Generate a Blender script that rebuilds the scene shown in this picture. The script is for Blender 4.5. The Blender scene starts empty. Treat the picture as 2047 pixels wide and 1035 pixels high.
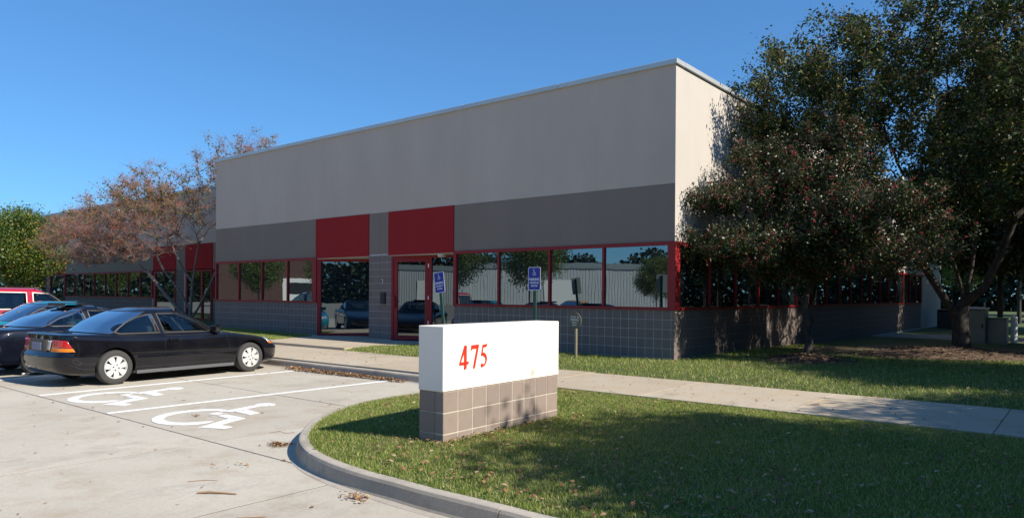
import bpy, bmesh, math, random
import numpy as np
from mathutils import Vector, Matrix, geometry as mgeo
rnd = random.Random(7); rng = np.random.default_rng(7)
SC = bpy.context.scene
COL = SC.collection

# ------------------------------------------------------------------ camera
cam_data = bpy.data.cameras.new('camera'); cam = bpy.data.objects.new('camera', cam_data); COL.objects.link(cam)
YAW, ROLL = -0.681377, 0.006903
fwv = Vector((math.sin(YAW), math.cos(YAW), 0)); rv = Vector((math.cos(YAW), -math.sin(YAW), 0)); uv = Vector((0, 0, 1))
r2 = rv*math.cos(ROLL) + uv*math.sin(ROLL); u2 = uv*math.cos(ROLL) - rv*math.sin(ROLL)
M = Matrix(((r2.x, u2.x, -fwv.x, 6.8086), (r2.y, u2.y, -fwv.y, -13.8107), (r2.z, u2.z, -fwv.z, 1.3458), (0, 0, 0, 1)))
cam.matrix_world = M
cam_data.sensor_width = 36; cam_data.lens = 1429.79/2047*36; cam_data.shift_y = 71.67/2047
cam_data.clip_start = 0.1; cam_data.clip_end = 3000
SC.camera = cam

# ------------------------------------------------------------------ sky, sun, exposure
SUN_EL, SUN_AZ = 39.0, 8.0          # azimuth from +X towards +Y
w = bpy.data.worlds.new('World'); SC.world = w; w.use_nodes = True
nt = w.node_tree; nt.nodes.clear()
sky = nt.nodes.new('ShaderNodeTexSky'); sky.sky_type = 'NISHITA'; sky.sun_disc = False
sky.sun_elevation = math.radians(SUN_EL); sky.sun_rotation = math.radians(90 - SUN_AZ)
sky.altitude = 200; sky.air_density = 1.0; sky.dust_density = 0.0; sky.ozone_density = 3.0
bg = nt.nodes.new('ShaderNodeBackground'); bg.inputs[1].default_value = 0.10
wo = nt.nodes.new('ShaderNodeOutputWorld')
tint = nt.nodes.new('ShaderNodeMix'); tint.data_type = 'RGBA'; tint.blend_type = 'MULTIPLY'; tint.inputs[0].default_value = 1; tint.inputs[7].default_value = (.60, 1.18, 1.80, 1)
gmm = nt.nodes.new('ShaderNodeGamma'); gmm.inputs[1].default_value = .7
nt.links.new(sky.outputs[0], gmm.inputs[0]); nt.links.new(gmm.outputs[0], tint.inputs[6]); nt.links.new(tint.outputs[2], bg.inputs[0]); nt.links.new(bg.outputs[0], wo.inputs[0])
sd = bpy.data.lights.new('sun', 'SUN'); sd.energy = 5.0; sd.angle = math.radians(0.53); sd.color = (1.0, 0.94, 0.83)
sun = bpy.data.objects.new('sun', sd); COL.objects.link(sun)
e, a = math.radians(SUN_EL), math.radians(SUN_AZ)
sdir = Vector((math.cos(e)*math.cos(a), math.cos(e)*math.sin(a), math.sin(e)))
sun.rotation_euler = sdir.to_track_quat('Z', 'Y').to_euler()
SC.view_settings.view_transform = 'Standard'; SC.view_settings.look = 'None'
SC.view_settings.exposure = 0.5; SC.view_settings.gamma = 1.0

# ------------------------------------------------------------------ helpers
def tag(o, label=None, cat=None, group=None, kind=None):
    if label: o['label'] = label
    if cat: o['category'] = cat
    if group: o['group'] = group
    if kind: o['kind'] = kind
    return o
def empty(name, loc=(0, 0, 0), rz=0, **k):
    o = bpy.data.objects.new(name, None); COL.objects.link(o); o.location = loc; o.rotation_euler = (0, 0, rz)
    o.empty_display_size = 0.2
    return tag(o, **k)
def link(name, me, mat=None, parent=None, **k):
    o = bpy.data.objects.new(name, me); COL.objects.link(o)
    if mat is not None:
        for m_ in (mat if isinstance(mat, (list, tuple)) else [mat]):
            if len(me.materials) < (len(mat) if isinstance(mat, (list, tuple)) else 1): me.materials.append(m_)
    if parent is not None: o.parent = parent
    return tag(o, **k)
def mesh_np(name, V, F, smooth=False):
    """V (n,3), F (m,k) int arrays of constant face size"""
    V = np.asarray(V, dtype=np.float32).reshape(-1, 3); F = np.asarray(F, dtype=np.int32)
    me = bpy.data.meshes.new(name); m, k = F.shape
    me.vertices.add(len(V)); me.vertices.foreach_set('co', V.ravel())
    me.loops.add(m*k); me.loops.foreach_set('vertex_index', F.ravel())
    me.polygons.add(m); me.polygons.foreach_set('loop_start', np.arange(0, m*k, k, dtype=np.int32))
    me.polygons.foreach_set('loop_total', np.full(m, k, dtype=np.int32))
    if smooth: me.polygons.foreach_set('use_smooth', np.ones(m, dtype=bool))
    me.update(calc_edges=True)
    return me
def mesh_py(name, V, F, smooth=False):
    me = bpy.data.meshes.new(name); me.from_pydata([tuple(map(float, v)) for v in V], [], F)
    if smooth: me.polygons.foreach_set('use_smooth', [True]*len(me.polygons))
    me.update(); return me
class MB:
    def __init__(s): s.v = []; s.f = []
    def add(s, V, F):
        n = len(s.v); s.v += [tuple(p) for p in V]; s.f += [tuple(i+n for i in f) for f in F]; return s
    def box(s, x0, x1, y0, y1, z0, z1, c=0.0):
        if c <= 0:
            V = [(x, y, z) for z in (z0, z1) for y in (y0, y1) for x in (x0, x1)]
            F = [(0, 2, 3, 1), (4, 5, 7, 6), (0, 1, 5, 4), (2, 6, 7, 3), (0, 4, 6, 2), (1, 3, 7, 5)]
            return s.add(V, F)
        bm = bmesh.new(); bmesh.ops.create_cube(bm, size=1)
        for v in bm.verts: v.co = Vector(((x0+x1)/2+v.co.x*(x1-x0), (y0+y1)/2+v.co.y*(y1-y0), (z0+z1)/2+v.co.z*(z1-z0)))
        bmesh.ops.bevel(bm, geom=bm.edges[:], offset=c, segments=1, affect='EDGES')
        bm.verts.index_update()
        s.add([v.co[:] for v in bm.verts], [[v.index for v in f.verts] for f in bm.faces]); bm.free(); return s
    def prism(s, poly, z0, z1):
        """poly (x,y) ccw extruded in z"""
        n = len(poly); V = [(x, y, z0) for x, y in poly]+[(x, y, z1) for x, y in poly]
        F = [tuple(range(n-1, -1, -1)), tuple(range(n, 2*n))]+[(i, (i+1) % n, n+(i+1) % n, n+i) for i in range(n)]
        return s.add(V, F)
    def tube(s, pts, r, n=8, cap=True):
        pts = [Vector(p) for p in pts]; R = r if isinstance(r, (list, tuple)) else [r]*len(pts)
        V = []; up = Vector((0, 0, 1))
        for i, p in enumerate(pts):
            d = (pts[min(i+1, len(pts)-1)]-pts[max(i-1, 0)]).normalized()
            a_ = d.cross(up if abs(d.z) < .95 else Vector((1, 0, 0))).normalized(); b_ = d.cross(a_)
            V += [tuple(p+(a_*math.cos(2*math.pi*k/n)+b_*math.sin(2*math.pi*k/n))*R[i]) for k in range(n)]
        F = [(i*n+k, i*n+(k+1) % n, (i+1)*n+(k+1) % n, (i+1)*n+k) for i in range(len(pts)-1) for k in range(n)]
        if cap: F += [tuple(range(n-1, -1, -1)), tuple((len(pts)-1)*n+k for k in range(n))]
        return s.add(V, F)
    def lathe(s, prof, n=24, axis='z', o=(0, 0, 0)):
        V = []
        for r, h in prof:
            for k in range(n):
                c_, s_ = r*math.cos(2*math.pi*k/n), r*math.sin(2*math.pi*k/n)
                p = (c_, s_, h) if axis == 'z' else ((c_, h, s_) if axis == 'y' else (h, c_, s_))
                V.append((p[0]+o[0], p[1]+o[1], p[2]+o[2]))
        F = [(i*n+k, i*n+(k+1) % n, (i+1)*n+(k+1) % n, (i+1)*n+k) for i in range(len(prof)-1) for k in range(n)]
        return s.add(V, F)
    def mesh(s, name, smooth=False): return mesh_py(name, s.v, s.f, smooth)
    def build(s, name, mat=None, parent=None, smooth=False, **k):
        me = s.mesh(name, smooth)
        if smooth: fix_normals(me)
        return link(name, me, mat, parent, **k)
def fix_normals(me, angle=40):
    bm = bmesh.new(); bm.from_mesh(me); bmesh.ops.recalc_face_normals(bm, faces=bm.faces[:])
    for e_ in bm.edges:
        if len(e_.link_faces) == 2 and e_.calc_face_angle(0) > math.radians(angle): e_.smooth = False
    bm.to_mesh(me); bm.free()
def copy_tree(o, parent=None):
    c = o.copy(); COL.objects.link(c)
    if parent is not None: c.parent = parent
    for ch in [x for x in o.children]: copy_tree(ch, c)
    return c
# value noise for python side
def vnoise(x, y, s=1.0, seed=0):
    x = np.asarray(x)*s+seed*17.3; y = np.asarray(y)*s-seed*9.1
    def h(i, j): return np.modf(np.abs(np.sin(i*127.1+j*311.7+seed)*43758.5453))[0]
    i = np.floor(x); j = np.floor(y); fx = x-i; fy = y-j; fx = fx*fx*(3-2*fx); fy = fy*fy*(3-2*fy)
    return (h(i, j)*(1-fx)+h(i+1, j)*fx)*(1-fy)+(h(i, j+1)*(1-fx)+h(i+1, j+1)*fx)*fy

# ------------------------------------------------------------------ materials
def new_mat(name):
    m = bpy.data.materials.new(name); m.use_nodes = True; t = m.node_tree; t.nodes.clear()
    out = t.nodes.new('ShaderNodeOutputMaterial'); p = t.nodes.new('ShaderNodeBsdfPrincipled')
    t.links.new(p.outputs[0], out.inputs[0]); return m, t, p, out
def N(t, kind, **k):
    n = t.nodes.new(kind)
    for a_, b_ in k.items():
        if a_.startswith('i_'): n.inputs[a_[2:].replace('_', ' ')].default_value = b_
        else: setattr(n, a_, b_)
    return n
def ramp(t, fac, stops):
    r = t.nodes.new('ShaderNodeValToRGB'); el = r.color_ramp.elements
    while len(el) < len(stops): el.new(0.5)
    for q, (p, c) in zip(el, stops): q.position = p; q.color = (*c, 1)
    t.links.new(fac, r.inputs[0]); return r.outputs[0]
def noise(t, scale, detail=4, coords=None, rough=.55, stretch=None):
    n = N(t, 'ShaderNodeTexNoise'); n.inputs['Scale'].default_value = scale; n.inputs['Detail'].default_value = detail
    n.inputs['Roughness'].default_value = rough
    if coords is not None:
        if stretch is not None:
            mp = N(t, 'ShaderNodeMapping'); mp.inputs['Scale'].default_value = stretch
            t.links.new(coords, mp.inputs[0]); coords = mp.outputs[0]
        t.links.new(coords, n.inputs['Vector'])
    return n
def geo_pos(t): return N(t, 'ShaderNodeNewGeometry').outputs['Position']
def mixc(t, fac, a_, b_, mode='MIX'):
    m = N(t, 'ShaderNodeMix', data_type='RGBA', blend_type=mode)
    for s_, v_ in ((m.inputs[0], fac), (m.inputs[6], a_), (m.inputs[7], b_)):
        if hasattr(v_, 'is_output'): t.links.new(v_, s_)
        else: s_.default_value = v_ if not isinstance(v_, tuple) else (*v_[:3], 1)
    return m.outputs[2]
def bump(t, p, h, strength, dist=.01):
    b = N(t, 'ShaderNodeBump'); b.inputs['Strength'].default_value = strength; b.inputs['Distance'].default_value = dist
    t.links.new(h, b.inputs['Height']); t.links.new(b.outputs[0], p.inputs['Normal'])
def simple(name, col, rough=.6, metal=0, spec=.5, var=0.0, vscale=3.0, coat=0, bumpy=0, bscale=60, stretch=None):
    m, t, p, o = new_mat(name)
    p.inputs['Base Color'].default_value = (*col, 1); p.inputs['Roughness'].default_value = rough
    p.inputs['Metallic'].default_value = metal; p.inputs['Specular IOR Level'].default_value = spec
    if coat: p.inputs['Coat Weight'].default_value = coat; p.inputs['Coat Roughness'].default_value = .03
    pos = geo_pos(t)
    if var:
        n = noise(t, vscale, 5, pos, .6, stretch)
        a_ = tuple(c_*(1-var) for c_ in col); b_ = tuple(min(1, c_*(1+var)) for c_ in col)
        c = ramp(t, n.outputs[0], [(.3, a_), (.7, b_)]); t.links.new(c, p.inputs['Base Color'])
    if bumpy:
        n = noise(t, bscale, 3, pos); bump(t, p, n.outputs[0], bumpy, .006)
    return m
def stucco(name, col):
    m, t, p, o = new_mat(name); pos = geo_pos(t)
    n1 = noise(t, 1.1, 5, pos, .6, (1, 1, .3)); n2 = noise(t, 160, 3, pos); n3 = noise(t, .35, 3, pos)
    n4 = noise(t, 2.6, 4, pos, .7, (3.0, 3.0, .12))
    c = ramp(t, n1.outputs[0], [(.3, tuple(x*.94 for x in col)), (.7, tuple(x*1.04 for x in col))])
    c = mixc(t, .10, c, ramp(t, n2.outputs[0], [(.3, (0, 0, 0)), (.7, (.9, .9, .9))]), 'MULTIPLY')
    c = mixc(t, .12, c, ramp(t, n4.outputs[0], [(.35, (.90, .89, .87)), (.6, (1, 1, 1))]), 'MULTIPLY')
    c = mixc(t, .3, c, ramp(t, n3.outputs[0], [(.35, (.9, .88, .86)), (.65, (1, 1, 1))]), 'MULTIPLY')
    t.links.new(c, p.inputs['Base Color']); p.inputs['Roughness'].default_value = .93; p.inputs['Specular IOR Level'].default_value = .2
    n5 = noise(t, 55, 4, pos); bump(t, p, n5.outputs[0], .45, .006); return m
def block_mat(name, col):
    m, t, p, o = new_mat(name); pos = geo_pos(t)
    oi = N(t, 'ShaderNodeObjectInfo'); ri = N(t, 'ShaderNodeNewGeometry').outputs['Random Per Island']
    add = N(t, 'ShaderNodeMath', operation='FRACT'); a2 = N(t, 'ShaderNodeMath', operation='ADD')
    t.links.new(oi.outputs['Random'], a2.inputs[0]); t.links.new(ri, a2.inputs[1]); t.links.new(a2.outputs[0], add.inputs[0])
    base = ramp(t, add.outputs[0], [(0, tuple(x*.93 for x in col)), (.5, col), (1, tuple(x*1.06 for x in col))])
    n = noise(t, 14, 5, pos); base = mixc(t, .6, base, ramp(t, n.outputs[0], [(.3, (.85, .85, .85)), (.7, (1, 1, 1))]), 'MULTIPLY')
    n2 = noise(t, 9, 6, pos, .7, (3, 3, .6)); chalk = ramp(t, n2.outputs[0], [(.70, (0, 0, 0)), (.80, (.5, .5, .5))])
    base = mixc(t, chalk, base, (.5, .48, .45)); t.links.new(base, p.inputs['Base Color'])
    p.inputs['Roughness'].default_value = .9; n3 = noise(t, 120, 4, pos); bump(t, p, n3.outputs[0], .5, .005); return m
def concrete(name, c1, c2, stain=(.17, .14, .10), pebble=True):
    m, t, p, o = new_mat(name); pos = geo_pos(t)
    n1 = noise(t, .55, 6, pos, .6); c = ramp(t, n1.outputs[0], [(.3, c1), (.7, c2)])
    n2 = noise(t, 260, 2, pos); c = mixc(t, .42, c, ramp(t, n2.outputs[0], [(.36, (.42, .40, .38)), (.56, (1, 1, 1))]), 'MULTIPLY')
    n6 = noise(t, 38, 5, pos, .7); c = mixc(t, .5, c, ramp(t, n6.outputs[0], [(.35, (.80, .79, .78)), (.6, (1, 1, 1))]), 'MULTIPLY')
    n3 = noise(t, 1.9, 7, pos, .72); c = mixc(t, ramp(t, n3.outputs[0], [(.50, (0, 0, 0)), (.70, (.50, .50, .50))]), c, stain)
    n4 = noise(t, 17, 6, pos, .7, (1, .25, 1)); n7 = noise(t, 1.1, 6, pos, .75, (1.6, .7, 1)); c = mixc(t, ramp(t, n7.outputs[0], [(.56, (0, 0, 0)), (.70, (.30, .30, .30))]), c, (.16, .145, .13))
    vo = N(t, 'ShaderNodeTexVoronoi'); vo.inputs['Scale'].default_value = 3.2; t.links.new(pos, vo.inputs['Vector']); c = mixc(t, ramp(t, vo.outputs['Distance'], [(.035, (.6, .6, .6)), (.06, (0, 0, 0))]), c, (.10, .09, .08))
    c = mixc(t, ramp(t, n4.outputs[0], [(.62, (0, 0, 0)), (.74, (.28, .28, .28))]), c, (.09, .08, .07))
    oi = N(t, 'ShaderNodeObjectInfo'); c = mixc(t, .8, c, ramp(t, oi.outputs['Random'], [(0, (.93, .92, .91)), (1, (1, 1, 1))]), 'MULTIPLY')
    t.links.new(c, p.inputs['Base Color']); p.inputs['Roughness'].default_value = .88; p.inputs['Specular IOR Level'].default_value = .25
    n5 = noise(t, 120, 4, pos); bump(t, p, n5.outputs[0], .35, .006); return m
def leafmat(name, stops, rough=.42, transl=.28, spec=.5, dry=None):
    m, t, p, o = new_mat(name); ri = N(t, 'ShaderNodeNewGeometry').outputs['Random Per Island']
    c = ramp(t, ri, stops); pos = geo_pos(t); n = noise(t, .7, 3, pos)
    c = mixc(t, .5, c, ramp(t, n.outputs[0], [(.35, (.75, .78, .7)), (.65, (1, 1, 1))]), 'MULTIPLY')
    if dry: nd = noise(t, .95, 5, pos, .65); c = mixc(t, ramp(t, nd.outputs[0], [(.54, (0, 0, 0)), (.72, (.6, .6, .6))]), c, dry)
    t.links.new(c, p.inputs['Base Color']); p.inputs['Roughness'].default_value = rough; p.inputs['Specular IOR Level'].default_value = spec
    tr = N(t, 'ShaderNodeBsdfTranslucent'); t.links.new(c, tr.inputs[0]); mx = N(t, 'ShaderNodeMixShader'); mx.inputs[0].default_value = transl
    t.links.new(p.outputs[0], mx.inputs[1]); t.links.new(tr.outputs[0], mx.inputs[2]); t.links.new(mx.outputs[0], o.inputs[0]); return m
def glass_dark(name, tint=(.012, .016, .018), refl=.34, rough=.0, wob=.0):
    m, t, p, o = new_mat(name); t.nodes.remove(p)
    d = N(t, 'ShaderNodeBsdfDiffuse'); d.inputs[0].default_value = (*tint, 1)
    g = N(t, 'ShaderNodeBsdfGlossy'); g.inputs['Roughness'].default_value = rough; g.inputs[0].default_value = (.86, .96, .98, 1)
    fr = N(t, 'ShaderNodeFresnel'); fr.inputs[0].default_value = 1.5
    mr = N(t, 'ShaderNodeMapRange'); mr.inputs[1].default_value = .04; mr.inputs[2].default_value = 1; mr.inputs[3].default_value = refl; mr.inputs[4].default_value = 1
    mx = N(t, 'ShaderNodeMixShader'); t.links.new(fr.outputs[0], mr.inputs[0]); t.links.new(mr.outputs[0], mx.inputs[0])
    t.links.new(d.outputs[0], mx.inputs[1]); t.links.new(g.outputs[0], mx.inputs[2]); t.links.new(mx.outputs[0], o.inputs[0])
    if wob:
        n = noise(t, 1.1, 2, geo_pos(t)); b = N(t, 'ShaderNodeBump'); b.inputs['Strength'].default_value = wob; b.inputs['Distance'].default_value = .02
        t.links.new(n.outputs[0], b.inputs['Height']); t.links.new(b.outputs[0], g.inputs['Normal'])
    return m
def glass_clear(name, col, f0=.08):
    m, t, p, o = new_mat(name); t.nodes.remove(p)
    d = N(t, 'ShaderNodeBsdfTransparent'); d.inputs[0].default_value = (*col, 1)
    g = N(t, 'ShaderNodeBsdfGlossy'); g.inputs['Roughness'].default_value = .01
    fr = N(t, 'ShaderNodeFresnel'); fr.inputs[0].default_value = 1.5
    mr = N(t, 'ShaderNodeMapRange'); mr.inputs[1].default_value = .04; mr.inputs[2].default_value = 1; mr.inputs[3].default_value = f0; mr.inputs[4].default_value = 1
    mx = N(t, 'ShaderNodeMixShader'); t.links.new(fr.outputs[0], mr.inputs[0]); t.links.new(mr.outputs[0], mx.inputs[0])
    t.links.new(d.outputs[0], mx.inputs[1]); t.links.new(g.outputs[0], mx.inputs[2]); t.links.new(mx.outputs[0], o.inputs[0]); return m
def paint(name, col, coat=1.0, rough=.32, metal=0.0):
    m, t, p, o = new_mat(name); pos = geo_pos(t); n = noise(t, 2.5, 6, pos, .7)
    c = ramp(t, n.outputs[0], [(.35, col), (.75, tuple(x*.96+.006 for x in col))]); t.links.new(c, p.inputs['Base Color'])
    p.inputs['Roughness'].default_value = rough; p.inputs['Metallic'].default_value = metal; p.inputs['Coat Weight'].default_value = coat; p.inputs['Coat Roughness'].default_value = .03; p.inputs['Specular IOR Level'].default_value = .05
    return m
M_light = stucco('light_stucco', (.60, .485, .395))
M_cream = stucco('cream_stucco', (.575, .52, .455))
M_dark = stucco('grey_stucco', (.27, .215, .175))
M_red = stucco('red_stucco', (.36, .024, .026))
M_block = block_mat('brown_block', (.20, .155, .135))
M_signblock = block_mat('sign_block', (.29, .225, .185))
M_mortar = simple('mortar', (.42, .39, .36), .95, var=.15, vscale=8)
M_mortar_sign = simple('mortar_sign', (.50, .44, .35), .95, var=.15, vscale=8)
M_frame = simple('red_metal', (.27, .007, .009), .6, var=.1, vscale=2)
M_coping = simple('coping_metal', (.52, .54, .53), .42, .3, var=.06, vscale=.6)
M_glass = glass_dark('window_glass', (.010, .016, .020), refl=.25, wob=.03)
M_glass2 = glass_dark('side_glass', refl=.2, wob=.03)
M_doorglass = glass_dark('door_glass', (.004, .004, .005), .18, wob=.02)
M_lot = concrete('lot_concrete', (.51, .46, .375), (.59, .535, .445), (.36, .26, .18))
M_walk = concrete('walk_concrete', (.49, .41, .30), (.56, .48, .37), (.44, .29, .16))
M_kerb = concrete('kerb_concrete', (.46, .41, .34), (.56, .50, .42), (.12, .10, .085))
M_kerbface = concrete('grimy_kerb', (.34, .29, .23), (.54, .47, .38), (.07, .06, .055))
M_swjoint = simple('sandy_joint', (.16, .11, .07), .95)
M_joint = simple('joint_filler', (.035, .032, .03), .95)
M_white = simple('white_paint', (.80, .80, .78), .7, var=.06, vscale=14, bumpy=.2, bscale=90)
M_signwhite = simple('white_stucco', (.86, .78, .67), .9, var=.03, vscale=3, bumpy=.5, bscale=90)
M_digit = simple('digit_red', (.70, .035, .018), .5)
M_blue = simple('sign_blue', (.012, .022, .26), .4)
M_signw = simple('sign_lettering', (.72, .74, .78), .45)
M_green = simple('green_post', (.012, .06, .045), .5, var=.2)
M_olive = simple('olive_board', (.16, .14, .085), .7, var=.1, vscale=20)
M_olivetxt = simple('pale_lettering', (.85, .83, .75), .7)
M_wood = simple('weathered_wood', (.24, .19, .12), .85, var=.3, vscale=20, stretch=(1, 1, .1))
M_black = simple('black_plastic', (.012, .012, .013), .5)
M_rubber = simple('tyre_rubber', (.045, .043, .041), .85, var=.2, vscale=30)
M_hub = simple('silver_rim', (.62, .62, .60), .35, .25)
M_steel = simple('bright_steel', (.7, .7, .7), .25, .9)
M_creambox = simple('cream_metal', (.30, .30, .25), .6, var=.08)
M_bark = simple('bark', (.058, .048, .040), .95, var=.45, vscale=16, bumpy=1, bscale=40, stretch=(1, 1, .35))
M_barkg = simple('grey_bark', (.16, .135, .115), .9, var=.4, vscale=12, bumpy=.8, bscale=40, stretch=(1, 1, .35))
M_twig = simple('pale_twig', (.085, .062, .052), .9, var=.3, vscale=5)
M_berry = simple('berry', (.30, .035, .035), .4, var=.35, vscale=9)
M_berryo = simple('orange_berry', (.55, .15, .05), .6, var=.35, vscale=4)
M_interior = simple('cabin_fabric', (.10, .10, .105), .9)
M_mulch = simple('mulch', (.12, .075, .045), .95, var=.4, vscale=20, bumpy=1, bscale=50)
M_dirt = simple('bare_soil', (.15, .11, .07), .95, var=.35, vscale=6, bumpy=1, bscale=50)
L_crab = leafmat('crabapple_leaf', [(0, (.016, .032, .008)), (.45, (.032, .054, .012)), (.8, (.055, .07, .018)), (1, (.11, .065, .022))], .42, .12, spec=.35)
L_big = leafmat('shade_tree_leaf', [(0, (.022, .045, .010)), (.4, (.045, .075, .012)), (.75, (.12, .14, .022)), (.92, (.16, .12, .025)), (1, (.15, .05, .02))], .5, .16, spec=.3)
L_yel = leafmat('yellowing_leaf', [(0, (.06, .085, .02)), (.5, (.13, .15, .03)), (1, (.24, .20, .04))], .45, .35)
L_green = leafmat('green_leaf', [(0, (.04, .08, .012)), (.5, (.10, .165, .022)), (.85, (.19, .24, .035)), (1, (.36, .20, .035))], .45, .35)
L_dark = leafmat('dark_needle', [(0, (.008, .018, .006)), (.6, (.018, .034, .010)), (1, (.035, .055, .014))], .6, .15)
L_grass = leafmat('grass_blade', [(0, (.12, .18, .022)), (.42, (.22, .30, .045)), (.70, (.36, .40, .10)), (.87, (.56, .50, .22)), (1, (.70, .57, .34))], .65, .30, spec=.25, dry=(.36, .29, .13))
L_fall = leafmat('fallen_leaf', [(0, (.13, .05, .02)), (.4, (.26, .12, .05)), (.75, (.38, .22, .10)), (1, (.48, .36, .20))], .7, .1)
def grass_ground(name, brown):
    m, t, p, o = new_mat(name); pos = geo_pos(t)
    n1 = noise(t, .9, 5, pos, .65); n2 = noise(t, 45, 4, pos)
    c = ramp(t, n1.outputs[0], [(.3, (.055, .085, .018)), (.55, (.09, .125, .03)), (.75, brown)])
    c = mixc(t, .7, c, ramp(t, n2.outputs[0], [(.3, (.4, .4, .35)), (.7, (1, 1, 1))]), 'MULTIPLY')
    t.links.new(c, p.inputs['Base Color']); p.inputs['Roughness'].default_value = .95; bump(t, p, n2.outputs[0], .6, .02); return m
M_lawn = grass_ground('lawn_turf', (.17, .14, .06))
M_field = grass_ground('far_turf', (.14, .15, .05))
M_clad = simple('corrugated_siding', (.42, .45, .45), .5, .1, var=.06, vscale=.3)

# ------------------------------------------------------------------ ground and paving
ZL = -.22   # parking lot level
def plane(name, x0, x1, y0, y1, z, mat, **k): return link(name, mesh_py(name, [(x0, y0, z), (x1, y0, z), (x1, y1, z), (x0, y1, z)], [(0, 1, 2, 3)]), mat, **k)
plane('ground', -1500, 1500, -1500, 1500, -.42, M_field, kind='structure')
lotroot = empty('parking_lot', (0, 0, 0), kind='structure')
link('base', mesh_py('base', [(-140, -95, ZL-.003), (16, -95, ZL-.003), (16, -5.0, ZL-.003), (-140, -5.0, ZL-.003)], [(0, 1, 2, 3)]), M_joint, lotroot)
xj = [-3.06-2.57*k for k in range(11, 0, -1)]+[-3.06, -.38, 1.95, 4.4, 6.9, 9.4, 12.0]
yj = [-5.06, -7.52, -9.95, -12.4, -14.9, -17.4, -19.9, -22.4]
for i in range(len(xj)-1):
    for j in range(len(yj)-1):
        g = .010
        x0, x1, y1, y0 = xj[i]+g, xj[i+1]-g, yj[j]-g, yj[j+1]+g
        link('slab', MB().box(x0, x1, y0, y1, ZL-.1, ZL+rnd.uniform(-.0006, .0006)).mesh('slab'), M_lot, lotroot)
M_far = concrete('far_lot', (.30, .28, .245), (.36, .335, .295), (.25, .2, .15))
o_ = MB()
for x0, x1, y0, y1 in ((-140, xj[0], -95, -5.06), (xj[0], 16, -95, yj[-1]), (12, 16, yj[-1], -10.2)): o_.box(x0+.01, x1-.01, y0, y1-.01, ZL-.1, ZL)
o_.build('outer_paving', M_far, lotroot)

# kerb path (outer face, lot side), x,y
KP = [(-60, -5.08), (-8, -5.08), (-1.9, -5.08), (-1.35, -5.2), (-1.0, -5.5), (-.85, -5.95), (-.82, -6.6), (-.78, -7.3), (-.66, -7.95), (-.40, -8.5), (-.05, -8.98), (.38, -9.42), (.85, -9.78), (1.35, -10.02), (2.0, -10.16), (3.0, -10.2), (4.5, -10.17), (7, -10.14), (16, -10.1)]
def resample(P, d=.12, smooth=2):
    P = [np.array(p, float) for p in P]
    out = []
    for i in range(len(P)-1):
        n = max(1, int(np.linalg.norm(P[i+1]-P[i])/(d if 1 < i < len(P)-3 else .8)))
        for k in range(n): out.append(P[i]+(P[i+1]-P[i])*k/n)
    out.append(P[-1]); out = np.array(out)
    for _ in range(smooth*3): out[1:-1] = (out[:-2]+2*out[1:-1]+out[2:])/4
    return out
KPs = resample(KP)
def offs(P, d):
    T = np.gradient(P, axis=0); T /= np.linalg.norm(T, axis=1)[:, None]; Nn = np.stack([-T[:, 1], T[:, 0]], 1); return P+Nn*d
prof = [(-.10, ZL-.03), (-.06, ZL+.004), (-.012, ZL+.012), (.0, ZL+.03), (.018, ZL+.115), (.032, ZL+.137), (.050, ZL+.143), (.115, ZL+.145), (.125, ZL+.135), (.125, ZL-.02)]
kroot = empty('kerb', (0, 0, 0), kind='structure')
# split the kerb into cast lengths with a small joint between
segs = []; cur = [0]; acc = 0
for i in range(1, len(KPs)):
    acc += np.linalg.norm(KPs[i]-KPs[i-1]); cur.append(i)
    if acc > 2.4: segs.append(cur); cur = [i]; acc = 0
segs.append(cur)
for sg in segs:
    if len(sg) < 2: continue
    V = []; F = []; np_ = len(prof); T = np.gradient(KPs, axis=0); T /= np.linalg.norm(T, axis=1)[:, None]
    for a_, i in enumerate(sg):
        q = KPs[i].copy(); Nn = np.array([-T[i][1], T[i][0]])
        if a_ == 0: q = q+T[i]*.005
        if a_ == len(sg)-1: q = q-T[i]*.005
        for h, z in prof: V.append((q[0]+Nn[0]*h, q[1]+Nn[1]*h, z+float(vnoise(q[0]*3, q[1]*3, 1, 3)-.5)*.004))
    n_ = len(sg)
    F = [(i*np_+k, (i+1)*np_+k, (i+1)*np_+k+1, i*np_+k+1) for i in range(n_-1) for k in range(np_-1)]
    F += [tuple(range(np_-1, -1, -1)), tuple((n_-1)*np_+k for k in range(np_))]
    mk = mesh_py('kerb_length', V, F); link('kerb_length', mk, [M_kerb, M_kerbface], kroot)
    for i_, p_ in enumerate(mk.polygons):
        if i_ < (n_-1)*(np_-1) and (i_ % (np_-1)) in (2, 3, 4): p_.material_index = 1

# sidewalk slabs
sw = empty('sidewalk', (0, 0, 0), kind='structure')
xs = [3.95+2.07*k for k in range(-20, 8)]
for i in range(len(xs)-1):
    y0 = -4.905
    MB().box(xs[i]+.005, xs[i+1]-.005, y0, -2.72 if xs[i] < -.9 else -2.80, -.2, -.05+rnd.uniform(-.002, .002), .004).build('slab', M_walk, sw)
# the walk leading to the entrance
MB().prism([(-12.35, .3), (-12.15, -.7), (-11.45, -2.2), (-11.9, -2.712), (-7.5, -2.712), (-7.62, -1.6), (-7.25, -.62), (-5.9, -.45), (-5.9, .3)], -.2, .012).build('slab', M_walk, sw)
MB().box(-12.3, -6.3, .302, 1.5, -.2, .014).build('slab', M_walk, sw)
plane('joint_bed', -40, 20, -4.9, -2.75, -.057, M_swjoint, kind='structure')

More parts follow.
